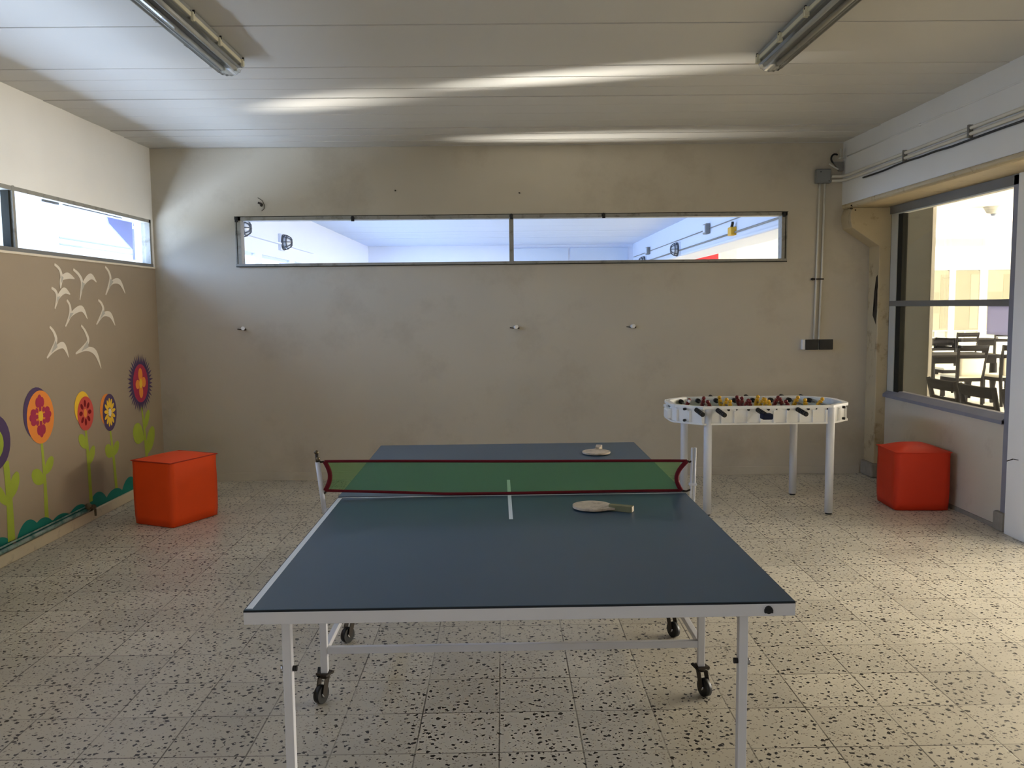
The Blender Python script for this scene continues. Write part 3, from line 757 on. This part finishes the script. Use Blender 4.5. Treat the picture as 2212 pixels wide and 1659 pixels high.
# ------------------------------------------------------------------ poufs
def pouf(loc, rz, sx, sy, h, m, label, dome):
    o = empty('pouf', loc, label, 'pouf', 'orange cube poufs', rz)
    b = MB(); N_ = 14
    def pt(u, v, top):
        x_ = (u-.5)*sx; y_ = (v-.5)*sy; return x_, y_
    # side shell: slightly bulged, from the floor to the rim
    mi = b._mi(m); rings = []
    per = []
    K = 9; cr = .022
    for side in range(4):
        for k in range(K):
            t = k/K
            per.append({0: (-.5+t, -.5), 1: (.5, -.5+t), 2: (.5-t, .5), 3: (-.5, .5-t)}[side])
    for j in range(9):
        v = j/8; z = .004 + (h-.004)*v
        bul = 1 + .018*math.sin(PI*v) - (.012 if j in (0,) else 0) + (.012 if j == 8 else 0)
        ring = []
        for (pu, pv) in per:
            x_, y_ = pu*sx*bul, pv*sy*bul
            # round the corners
            ax, ay = abs(pu)*2, abs(pv)*2
            kx = .5*sx*bul-cr; ky = .5*sy*bul-cr
            if abs(x_) > kx and abs(y_) > ky:
                d = Vector((abs(x_)-kx, abs(y_)-ky)); l = max(d.length, 1e-6); d = d/l*min(l, cr)
                x_ = math.copysign(kx+d.x, x_); y_ = math.copysign(ky+d.y, y_)
            ring.append(b.bm.verts.new((x_, y_, z)))
        rings.append(ring)
    n_ = len(per)
    for j in range(8):
        for k in range(n_):
            f = b.bm.faces.new((rings[j][k], rings[j][(k+1) % n_], rings[j+1][(k+1) % n_], rings[j+1][k])); f.smooth = True; f.material_index = mi
    b.bm.faces.new(rings[0][::-1])
    b.build('side_cover', parent=o)
    b = MB()
    def tf(u, v):
        a, c = (u-.5)*2, (v-.5)*2
        dd = (1-abs(a)**3)*(1-abs(c)**3)*dome*.6 + (1-max(abs(a), abs(c)))*dome*.5
        return Vector((a*.5*sx*1.008, c*.5*sy*1.008, h + dd))
    b.grid(20, 20, tf, m); b.build('top_cushion', parent=o)
    seam = [Vector((pu*sx*1.012, pv*sy*1.012, h+.0005)) for pu, pv in per]
    MB().tube(seam, .0045, ORANGE_D if m is ORANGE else m, 6, closed=True).build('piping', parent=o)
    return o
pouf((-2.475, 6.305, 0), math.radians(65-90), .385, .455, .475, ORANGE, 'orange cube pouf standing by the flower mural wall', .035)
pouf((3.166, 6.44, 0), math.radians(-3), .405, .38, .445, RED_R, 'orange red cube pouf standing under the interior window', .05)

# ------------------------------------------------------------------ ceiling lights (unlit)
def fixture(cx, y0, y1, label, side):
    o = empty('ceiling_light', (cx, (y0+y1)/2, ZC), label, 'ceiling light', 'unlit fluorescent battens on the ceiling')
    L_ = (y1-y0)/2
    body = MB().prism([(-.078, -.002), (-.078, -.045), (-.062, -.052), (.062, -.052), (.078, -.045), (.078, -.002)], lambda u, v, d: Vector((u, d, v)), -L_, L_, FIXB).build('housing', parent=o)
    # ribbed clear cover (an open shell)
    prof = []
    for k in range(17):
        t = PI*k/16; r_ = 1 + .03*(1 if k % 2 else -1); prof.append((-.074*math.cos(t)*r_, -.048-.058*math.sin(t)**.75*r_))
    b = MB(); mi = b._mi(DIFF)
    A = [[b.bm.verts.new((u, yy, v)) for u, v in prof] for yy in (-L_+.03, L_-.03)]
    E = [[b.bm.verts.new((u*.82, yy, -.048+(v+.048)*.72)) for u, v in prof] for yy in (-L_, L_)]
    for k in range(16):
        for P, Q in ((A[0], A[1]), (E[0], A[0]), (A[1], E[1])):
            f = b.bm.faces.new((P[k], P[k+1], Q[k+1], Q[k])); f.material_index = mi
    b.bm.faces.new(E[0]); b.bm.faces.new(E[1][::-1])
    b.build('cover', parent=o)
    for q in (-.034, .034):
        t_ = MB().cyl((q, -L_+.05, -.066), (q, L_-.05, -.066), .013, m=TUBEG, n=14).build('tube', parent=o)
        for e in (-1, 1): MB().cyl((q, e*(L_-.055), -.066), (q, e*(L_-.03), -.066), .014, m=FRAME_L, n=12).build('cap', parent=t_)
    b = MB()
    for s_ in (-1, 1):
        b.bar((s_*.080, -L_+.01, -.036), (s_*.080, L_-.01, -.036), .006, .020, CREAMCLIP)
    b.build('rim_strip', parent=o)
    for s_ in (-1, 1):
        for k in range(4):
            yy = -L_ + .06 + k*(2*L_-.12)/3
            MB().box(s_*.078, s_*.094, yy-.012, yy+.012, -.062, -.022, CREAMCLIP if side == s_ else FRAME_L, bev=.003).box(s_*.086, s_*.096, yy-.004, yy+.004, -.030, -.012, BLACK).build('clip', parent=o)
    return o
fixture(-1.545, 3.74, 5.02, 'unlit twin tube fluorescent batten on the left of the ceiling', 1)
fixture(1.56, 3.74, 5.02, 'unlit twin tube fluorescent batten on the right of the ceiling', -1)

# ------------------------------------------------------------------ wiring on the back wall and the beam
jb = empty('junction_box', (2.884, YB, 2.706), 'grey junction box high on the back wall beside the beam', 'junction box')
MB().box(-.066, .066, -.055, -.0, -.062, .062, BOXG, bev=.006).build('housing', parent=jb)
MB().box(-.060, .060, -.060, -.054, -.056, .056, BOXG, bev=.003).cyl((-.03, -.062, .036), (-.03, -.059, .036), .006, m=BLACK, n=8).cyl((.045, -.062, -.045), (.045, -.059, -.045), .005, m=DKMETAL, n=8).build('lid', parent=jb)
cd = empty('wall_conduit', (2.88, YB, 1.95), 'pair of thin white conduits down the back wall to the black sockets', 'conduit')
for q, xt, xb in ((0, 2.862, 2.840), (1, 2.908, 2.884)):
    MB().tube([(xt-2.88, -.016, .695), ((xt+xb)/2-2.88+.004*q, -.014, -.1), (xb-2.88, -.016, -.70)], .0095, PIPE, 10).build('tube', parent=cd)
MB().box(-.075, -.04, -.018, 0, -.166, -.15, DKMETAL).box(-.035, .035, -.029, -.0, -.164, -.152, DKMETAL, bev=.002).sphere((-.062, -.016, -.158), .012, DKMETAL, n=8).build('clamp', parent=cd, label='rusty pipe clamp')
sk = empty('wall_socket', (2.868, YB, 1.2), 'pair of black outlet plates on a white box on the back wall', 'socket')
MB().box(-.143, .13, -.05, 0, -.046, .046, WHITE_P, bev=.004).build('back_box', parent=sk)
for a, c in ((-.120, .0), (.004, .132)):
    MB().box(a, c, -.062, -.048, -.047, .047, BLACK, bev=.004).build('plate', parent=sk)
bc = empty('beam_conduit', (XB, 5.5, 2.68), 'two parallel conduits running along the white beam', 'conduit')
for z, dx, xs in ((.018, -.014, -.115), (-.020, -.016, -.115)):
    pts = [(xs, YB-.03-5.5, z+.005), (xs+.06, YB-.035-5.5, z+.005), (dx-.012, YB-.07-5.5, z+.004), (dx, YB-.16-5.5, z), (dx, 5.5-5.5, z-.0), (dx, -4.5, z)]
    MB().tube(cat([tuple(p) for p in pts[:4]], 5) + pts[4:], .0125, PIPE, 10).build('tube', parent=bc)
rnd = random.Random(12)
pts = [(-.010, 1.75-k*.2, -.046-rnd.uniform(0, .012)) for k in range(24)]
MB().tube(cat(pts, 4), .0075, BLACK, 8).build('loose_cable', parent=bc, label='black cable under the conduits')
for yy in (6.5, 5.6): MB().box(-.032, 0, yy-5.5-.01, yy-5.5+.01, -.045, .04, FRAME_D, bev=.003).build('clamp', parent=bc)
tag(MB().tube([(XB-.006, 7.60, 2.868), (XB-.006, 6.4, 2.867), (XB-.006, 5.0, 2.862), (XB-.006, 1.0, 2.86)], .006, BEAM, 8).sphere((XB-.006, 6.3, 2.866), .012, BEAM, n=8).build('beam_cable'), 'thin painted cable along the top of the white beam', 'cable')
wb = empty('wall_bracket', (3.03, YB, 2.86), 'pale bent metal bracket in the corner where beam meets back wall', 'bracket')
MB().bar((.0, -.05, .085), (-.022, -.09, -.005), .035, .006, FRAME_L, up=(1, 0, 0)).bar((-.022, -.09, -.005), (.03, -.05, .0), .03, .006, FRAME_L).build('arm', parent=wb)
MB().bar((-.095, -.03, -.045), (-.02, -.06, -.10), .008, .012, FRAME_L).prism([(-.06, -.03), (.03, -.03), (.03, -.11), (-.01, -.11)], lambda u, v, d: Vector((u, d, v)), -.05, -.02, FRAME_D).build('plate', parent=wb)
MB().tube([(-.04+.035*math.cos(t), -.03, .0+.04*math.sin(t)) for t in [PI*.3 + k*PI*1.3/10 for k in range(11)]], .008, BLACK, 8).build('cable_loop', parent=wb, label='black cable loop')

# pegs and stubs left in the back wall
for k, (px, pz, lab) in enumerate(((-2.356, 1.40, 'white peg stub left of the others, under the slit window'), (.114, 1.386, 'white peg stub in the middle of the back wall'), (1.177, 1.383, 'white peg stub right of the middle of the back wall'))):
    o = empty('wall_peg', (px, YB, pz), lab, 'peg', 'peg stubs in the back wall')
    MB().cyl((0, 0, 0), (.012, -.045, .004), .017, m=WHITE_P, n=12).build('stub', parent=o)
    MB().cyl((.006, 0, -.006), (.03, -.03, -.008), .009, m=DKMETAL, n=10).bar((.0, -.004, -.01), (-.05, -.003, -.004), .003, .008, DKMETAL).build('screw', parent=o)
o = empty('wall_bolt', (-2.147, YB, 2.505), 'dark broken bolt with a hanging wire above the slit window', 'bolt')
MB().cyl((.0, 0, 0), (.012, -.05, -.012), .012, m=DKMETAL, n=10).bar((-.03, -.005, .02), (.01, -.01, 0), .006, .018, DKMETAL).build('stub', parent=o)
MB().tube([(-.03, -.004, .062), (.01, -.006, .035), (.025, -.008, 0), (.022, -.006, -.035), (.0, -.004, -.055)], .0026, SCUFF, 6).build('wire', parent=o)
for px, pz, lab in ((.16, 2.59, 'tiny bent nail above the window mullion'), (-.95, 2.62, 'tiny dark nail above the left pane of the slit window')):
    tag(MB().cyl((px, YB, pz), (px+.006, YB-.03, pz-.006), .006, m=DKMETAL, n=8).build('nail'), lab, 'nail')

# ------------------------------------------------------------------ hall behind the slit window
b = MB()
b.box(XL-.15, XL, YB+.15, YE, 2.285, ZC+.1, H_WHITE); b.box(XL-.15, XL, YB+.15, YE, 0, .8, H_WHITE)
for y in (9.0, 11.0, 12.75, 14.7, 16.6, 18.5): b.box(XL-.15, XL, y-.16, y+.16, .8, 2.285, H_WHITE)
b.box(XL, XL+.05, YB+.2, 14.05, 2.475, 2.495, H_WHITE)
hl = struct(b.build('wall_hall_left'))
w4 = struct(MB().box(XL-.09, XL-.04, YB+.2, YE, 2.25, 2.285, H_BLUE).box(XL-.09, XL-.04, YB+.2, YE, 1.95, 1.985, H_BLUE).build('window_4'))
for k in range(6):
    y0 = 9.16 + k*1.9
    MB().box(XL-.07, XL-.064, y0, y0+1.6, .82, 2.26, GLASS).build('pane', parent=w4)
b = MB().box(XL-.2, XW+.2, YE, YE+.15, 0, ZC+.1, H_WHITE)
b.box(.22, 1.55, YE-.03, YE, .0, 2.93, H_BLUE); b.box(1.6, 2.95, YE-.02, YE, 0, 2.93, H_BLUE)
struct(b.build('wall_far'))
def bulkhead(loc, face, label, r=.10):
    o = empty('wall_lamp', loc, label, 'wall lamp', 'caged oval bulkhead lamps in the hall')
    R0 = Matrix.Rotation(PI/2 if face > 0 else -PI/2, 4, 'Y')
    MB().lathe([(r*.95, 0), (r*.95, .03), (r*.8, .045)], CAGE, 20, M=R0).build('base', parent=o)
    MB().lathe([(r*.8, .03), (r*.85, .07), (r*.7, .115), (r*.4, .14), (.0, .147)], LAMPG, 20, M=R0).build('globe', parent=o)
    b = MB()
    for zz, rr in ((.045, r), (.095, r*.88)):
        b.tube([R0 @ Vector((rr*math.cos(t), rr*math.sin(t), zz)) for t in [2*PI*k/20 for k in range(20)]], .009, CAGE, 6, closed=True)
    for k in range(4):
        a = k*PI/4
        b.tube([R0 @ Vector((r*1.0*math.cos(a)*c, r*1.0*math.sin(a)*c, z_)) for c, z_ in ((-1, .04), (-.92, .09), (-.6, .145), (0, .16), (.6, .145), (.92, .09), (1, .04))], .007, CAGE, 6)
    b.build('cage', parent=o)
    MB().box(-.01, .03, -r*1.05, r*1.05, -r*1.1, r*1.1, H_WHITE, bev=.004, M=Matrix.Translation((-.0 if face > 0 else -.02, 0, 0))).build('back_plate', parent=o)
    return o
bulkhead((XL+.01, 12.1, 2.51), 1, 'caged bulkhead lamp on the hall wall seen through the left pane', .105)
bulkhead((XL+.01, 10.15, 2.53), 1, 'caged bulkhead lamp just inside the left end of the slit window', .105)
bulkhead((XB+.004, 14.78, 2.53), -1, 'caged bulkhead lamp on the hall beam, nearer one in the right pane', .115)
bulkhead((XB+.004, 18.2, 2.50), -1, 'caged bulkhead lamp on the hall beam, farther one in the right pane', .11)
hc = empty('hall_conduit', (XB, 12, 2.6), 'grey conduit running along the hall beam behind the slit window', 'conduit')
for y0, y1 in ((8.0, 11.16), (11.34, 14.65), (14.91, 18.07), (18.33, 19.6)):
    MB().tube([(-.02, y0-12, -.09-.002*(y0-12)), (-.02, y1-12, -.09-.002*(y1-12))], .013, BOXG, 8).build('lower_tube', parent=hc)
for y0, y1 in ((8.0, 12.56), (12.78, 17.64), (17.86, 19.8)):
    MB().tube([(-.015, y0-12, .085), (-.015, y1-12, .09)], .008, BOXG, 8).build('upper_tube', parent=hc)
for yy, zz, lab in ((12.67, 2.69, 'grey junction box on the hall beam, nearer one'), (17.75, 2.70, 'small grey junction box on the hall beam, farther one')):
    o = empty('conduit_box', (XB, yy, zz), lab, 'junction box')
    MB().box(-.07, 0, -.10, .10, -.075, .075, BOXG, bev=.01).build('housing', parent=o)
    MB().box(-.085, -.068, -.075, .03, -.055, .055, H_WHITE, bev=.005).build('lid', parent=o)
o = empty('valve_box', (XB+.004, 11.25, 2.535), 'small yellow box with a black lever on the hall beam conduit', 'valve')
MB().box(-.08, 0, -.08, .08, -.06, .05, YELBOX, bev=.01).build('housing', parent=o)
MB().bar((-.05, .0, .04), (-.06, -.10, .10), .03, .03, BLACK).build('lever', parent=o)
o = empty('red_cabinet', (4.14, 17.6, 2.36), 'bright red box seen under the hall beam through the slit window', 'cabinet')
MB().box(-.26, .29, -.2, .2, -.3, .27, REDBOX, bev=.01).build('housing', parent=o)
MB().box(-.24, .10, -.212, -.198, -.28, .25, REDBOX, bev=.004).build('door', parent=o)
struct(MB().box(4.425, 4.80, 17.4, 17.8, 0, 3.0, W_BEIGE).build('trim_4'), 'grey beige column beyond the hall beam')

# ------------------------------------------------------------------ dining room
struct(MB().box(XW+.2, 16, -1.5, 23, 3.0, 3.1, D_WHITE).build('ceiling_dining'))
struct(MB().box(4.4, 16, 15.6, 15.9, 2.76, 3.0, D_WHITE).build('trim_5'), 'cream ceiling beam across the dining room')
YF = 22.0
b = MB(); b.box(XW+.2, 10.9, YF, YF+.2, 0, 3.1, D_WHITE); b.box(10.9, 16, YF, YF+.2, 2.40, 3.1, D_WHITE); b.box(10.9, 16, YF, YF+.2, 0, .34, D_WHITE)
WX = ((11.02, 11.62), (11.78, 12.42), (12.62, 13.30), (13.46, 14.1))
edges = [10.9] + [v for w in WX for v in w] + [16]
for k in range(0, len(edges), 2): b.box(edges[k], edges[k+1], YF, YF+.2, .34, 2.40, D_WHITE)
b.box(15.8, 16, -1.5, 23, 0, 3.1, D_WHITE); b.box(XW+.2, 16, -1.7, -1.5, 0, 3.1, D_WHITE)
struct(b.build('wall_dining'))
DB = None
for k, (a, c) in enumerate(WX):
    w = struct(MB().box(a, c, YF+.05, YF+.09, .34, .40, D_WHITE).box(a, c, YF+.05, YF+.09, .60, .65, D_WHITE).box((a+c)/2-.02, (a+c)/2+.02, YF+.05, YF+.09, .34, .84, D_WHITE).build('window_%d' % (5+k)))
    MB().box(a, c, YF+.09, YF+.10, .34, 2.40, GLASSY).build('pane', parent=w)
    lab = ('tan roller blind drawn down, leftmost in the dining room', 'olive patterned roller blind, second from the left in the dining room', 'pale tan roller blind, third from the left in the dining room', 'tan roller blind, rightmost in the dining room')[k]
    o = empty('roller_blind', ((a+c)/2, YF, 2.38), lab, 'blind', 'roller blinds in the dining room')
    h = (c-a)/2
    MB().box(-h, h, .03, .036, -1.55, 0, BLIND2 if k == 1 else BLIND).box(-h, .06, .022, .031, -1.1, -.55, BLIND2).box(.09, h-.02, .022, .031, -1.5, -.1, BLIND if k == 1 else BLIND2).build('fabric', parent=o)
    MB().box(-h, h, .02, .05, -1.57, -1.545, D_WHITE).build('bottom_bar', parent=o)
o = empty('smoke_detector', (7.45, 12.9, 3.0), 'round grey white smoke detector on the dining room ceiling', 'detector')
MB().lathe([(.15, 0), (.14, -.02), (.10, -.09), (.05, -.105)], FRAME_L, 20).build('housing', parent=o)
MB().lathe([(.045, -.10), (.04, -.13), (.025, -.14)], BOXG, 14).build('sensor', parent=o)

def make_chair():
    o = bpy.data.objects.new('dining_chair', None); C.objects.link(o)
    MB().box(-.22, .22, -.20, .23, .43, .475, CREAMF, bev=.018).build('seat', parent=o, label='cream upholstered seat')
    MB().box(-.215, .215, -.195, .225, .38, .432, DKWOOD).build('apron', parent=o)
    for sx in (-1, 1):
        MB().bar((sx*.19, .20, 0), (sx*.195, .20, .42), .042, .042, DKWOOD).build('leg', parent=o)
        MB().tube([(sx*.185, -.22, 0), (sx*.195, -.19, .42), (sx*.208, -.215, .68), (sx*.225, -.27, .93)], [.022, .026, .024, .018], DKWOOD, 8).build('leg', parent=o)
    def rail(z0, z1, y0, y1, w0, w1):
        return MB().grid(10, 1, lambda u, v: Vector(((u-.5)*2*(w0+(w1-w0)*v), (y0+(y1-y0)*v) - .028*(1-(2*u-1)**2), z0+(z1-z0)*v)), DKWOOD)
    for nm, z0, z1, y0, y1, w0, w1 in (('top_rail', .845, .925, -.25, -.27, .215, .226), ('mid_rail', .735, .782, -.232, -.24, .207, .212)):
        r_ = rail(z0, z1, y0, y1, w0, w1).build(nm, parent=o); s_ = r_.modifiers.new('s', 'SOLIDIFY'); s_.thickness = .026; s_.offset = 0
    pn = MB().grid(8, 4, lambda u, v: Vector(((u-.5)*2*(.165+.02*v), -.19-.035*v-.02*(1-(2*u-1)**2), .47+.265*v)), CREAMF).build('back_panel', parent=o, label='cream upholstered back panel')
    s_ = pn.modifiers.new('s', 'SOLIDIFY'); s_.thickness = .045; s_.offset = 0
    return o
def make_dtable(loc, w, d, label):
    o = empty('dining_table', loc, label, 'table')
    MB().box(-w/2, w/2, -d/2, d/2, .725, .755, DKWOOD, bev=.004).build('tabletop', parent=o)
    MB().box(-w/2+.06, w/2-.06, -d/2+.06, d/2-.06, .62, .725, DKWOOD).build('apron', parent=o)
    for sx in (-1, 1):
        for sy in (-1, 1):
            MB().lathe([(.03, 0), (.045, .1), (.035, .2), (.055, .45), (.05, .62)], DKWOOD, 12, M=Matrix.Translation((sx*(w/2-.09), sy*(d/2-.09), 0))).build('leg', parent=o)
    return o
proto = make_chair()
CH = [
 (3.94, 7.02, -PI/2-.02, 'dark chair with its back to the interior window, farthest of the row'),
 (3.92, 6.47, -PI/2+.03, 'dark chair with its back to the interior window, middle of the row'),
 (3.94, 5.92, -PI/2, 'dark chair with its back to the interior window, nearest of the row'),
 (6.98, 12.75, .05, 'dark chair with cream back panel facing away, centre of the interior window'),
 (7.62, 12.75, .10, 'dark chair with cream back panel facing away, beside the window post'),
 (7.60, 14.3, PI, 'dark chair across the dining table behind the cream backed chair'),
 (7.72, 15.1, PI/2+.25, 'dark chair seen from the side next to the shaded column'),
 (9.75, 17.9, 0.0, 'farthest dark chair, above the others in the interior window'),
 (10.55, 17.9, 0.0, 'far dark chair under the paper sheet'),
]
for i, (cx, cy, rz, lab) in enumerate(CH):
    o = proto if i == 0 else copy_tree(proto)
    o.location = (cx, cy, 0); o.rotation_euler = (0, 0, rz)
    tag(o, lab, 'chair', 'dark wooden chairs in the dining room')
make_dtable((7.15, 13.4, 0), 1.15, .85, 'dark wooden dining table between the cream backed chairs')
make_dtable((4.85, 6.5, 0), .8, 1.5, 'dark dining table just behind the chairs at the interior window')
make_dtable((10.2, 18.7, 0), 1.6, .85, 'far dark dining table in front of the blinds')

# ------------------------------------------------------------------ outside the clerestory
struct(MB().box(-40, XL-.15, -20, 40, -.25, -.1, GROUND).build('ground'))
struct(MB().box(-3.62, XL-.15, Y0, 26, 2.432, 2.60, OUT_B).build('ceiling_eave'), 'pale blue eave board outside the clerestory')
o = empty('downpipe', (-4.0, 9.44, 2.1), 'pale blue downpipe hanging outside the clerestory window', 'pipe')
MB().tube([(0, 0, .03), (0, 0, .33), (.02, -.02, .40), (.16, -.02, .46), (.40, -.02, .48)], .055, OUT_P, 12).build('pipe', parent=o)
MB().cyl((0, 0, .36), (0, 0, .39), .066, m=OUT_W).build('collar', parent=o)
o = empty('roof_bracket', (-4.0, 9.0, 2.4), 'pale blue triangular roof bracket outside the clerestory window', 'bracket')
MB().prism([(-.31, .18), (-.24, .06), (.29, -.17), (.31, .2)], lambda u, v, d: Vector((d, u, v)), -.008, .008, OUT_B).build('gusset', parent=o)
MB().box(-.04, .6, -.35, .35, .20, .25, OUT_B).build('rail', parent=o)
b = MB().box(-9.3, -9, -8, 30, 0, 4.2, OUT_W)
for z in (2.93, 3.06): b.box(-9.005, -8.99, 17.5, 30, z, z+.03, OUT_L)
struct(b.build('wall_outside'))

# ------------------------------------------------------------------ light
# (x, y of the source, y and x it is aimed at on the ceiling, watts, spread)
STREAK_LAMPS = ((-3.62, 7.02, 6.06, -1.2, .85, 12), (-4.3, 6.80, 5.46, .45, 1.25, 5.0), (-4.3, 7.62, 7.36, .7, 1.5, 6.5))
def area(name, loc, rot, sx, sy, power, col=(1, 1, 1), spread=PI):
    l = bpy.data.lights.new(name, 'AREA'); l.shape = 'RECTANGLE'; l.size = sx; l.size_y = sy; l.energy = power; l.color = col; l.spread = spread
    o = bpy.data.objects.new(name, l); C.objects.link(o); o.location = loc
    o.rotation_euler = rot; return o
def aim(o, target):
    d = Vector(target) - o.location; o.rotation_euler = d.to_track_quat('-Z', 'Y').to_euler(); return o
w = bpy.data.worlds.new('World'); S.world = w; w.use_nodes = True
bg = w.node_tree.nodes['Background']; bg.inputs[0].default_value = (.74, .88, 1.0, 1); bg.inputs[1].default_value = 3.0

SKY = (.30, .52, 1.0); WARM = (1.0, .94, .84); NEU = (1.0, .97, .93)
# daylight on the left, beyond the clerestory (stands south of the line of sight)
aim(area('daylight_left', (-6.2, 5.2, 3.6), (0, 0, 0), 9.0, 2.8, 760, SKY), (-3.1, 5.2, 2.1))
# lamp added low outside, lifting the ceiling like bounce off the ground
aim(area('ground_bounce_lamp', (-4.35, 4.8, 1.0), (0, 0, 0), 6.6, 1.1, 415, (.60, .75, 1.0)), (-2.6, 4.8, 3.0))
# daylight outside the hall's left windows
aim(area('daylight_hall', (-4.3, 14.2, 1.3), (0, 0, 0), 10.5, 1.9, 340, (.46, .64, 1.0)), (3, 14.2, 1.7))
# dining room daylight from right; far lamp added to brighten the end wall
aim(area('daylight_dining', (12.0, 7.7, 1.25), (0, 0, 0), 3.4, 2.2, 830, WARM), (3.4, 6.9, 1.4))
aim(area('dining_far_fill', (12.4, 12.5, 1.9), (0, 0, 0), 4.0, 2.0, 1550, (1.0, .97, .91)), (9.5, 20, 1.6))
# open door on the right
aim(area('daylight_door', (4.25, 4.0, 2.33), (0, 0, 0), 2.0, .7, 9.5, WARM, math.radians(80)), (2.5, 4.3, 0))
# fill lamp added before the closed rear wall to brighten the table front
aim(area('rear_fill', (0, Y0+.05, 1.0), (0, 0, 0), 4.5, .7, 25, (.92, .95, 1.0)), (0, 3, .9))
# sun over the roof onto the neighbouring wall and yard
_l = bpy.data.lights.new('sun', 'SUN'); _l.energy = 3.2; _l.angle = .01; _l.color = (1.0, .97, .92)
_o = bpy.data.objects.new('sun', _l); C.objects.link(_o); _o.location = (6, 0, 12); aim(_o, (-9, 8, -3))
# narrow lamps added outside to draw the bright streaks across the ceiling
for k, (lx, ly, ty_, tx_, e, sp) in enumerate(STREAK_LAMPS):
    aim(area('streak_lamp', (lx, ly, 1.97), (0, 0, 0), .05, .20, e, (1.0, .95, .86), math.radians(sp)), (tx_, ty_, ZC))

# ------------------------------------------------------------------ camera
f, pitch, yaw, roll, h = 1826.954, .09115, -.01018, -.01066, 1.57228
cp, sp_ = math.cos(pitch), math.sin(pitch)
Rz = Matrix.Rotation(yaw, 3, 'Z')
fwd = Rz @ Vector((0, cp, -sp_)); up = Rz @ Vector((0, sp_, cp)); rt = Rz @ Vector((1, 0, 0))
r2 = math.cos(roll)*rt + math.sin(roll)*up; u2 = -math.sin(roll)*rt + math.cos(roll)*up
cam = bpy.data.cameras.new('camera'); co = bpy.data.objects.new('camera', cam); C.objects.link(co)
M = Matrix((r2, u2, -fwd)).transposed().to_4x4(); M.translation = (0, 0, h); co.matrix_world = M
cam.sensor_fit = 'HORIZONTAL'; cam.sensor_width = 36; cam.lens = f/2212*36; cam.clip_start = .05; cam.clip_end = 200
S.camera = co
S.view_settings.view_transform = 'Standard'; S.view_settings.look = 'None'; S.view_settings.exposure = .5; S.view_settings.gamma = 1; S.view_settings.use_curve_mapping = False
S.cycles.use_denoising = True
S.cycles.max_bounces = 12; S.cycles.diffuse_bounces = 6; S.cycles.transparent_max_bounces = 24
S.cycles.caustics_reflective = False; S.cycles.caustics_refractive = False
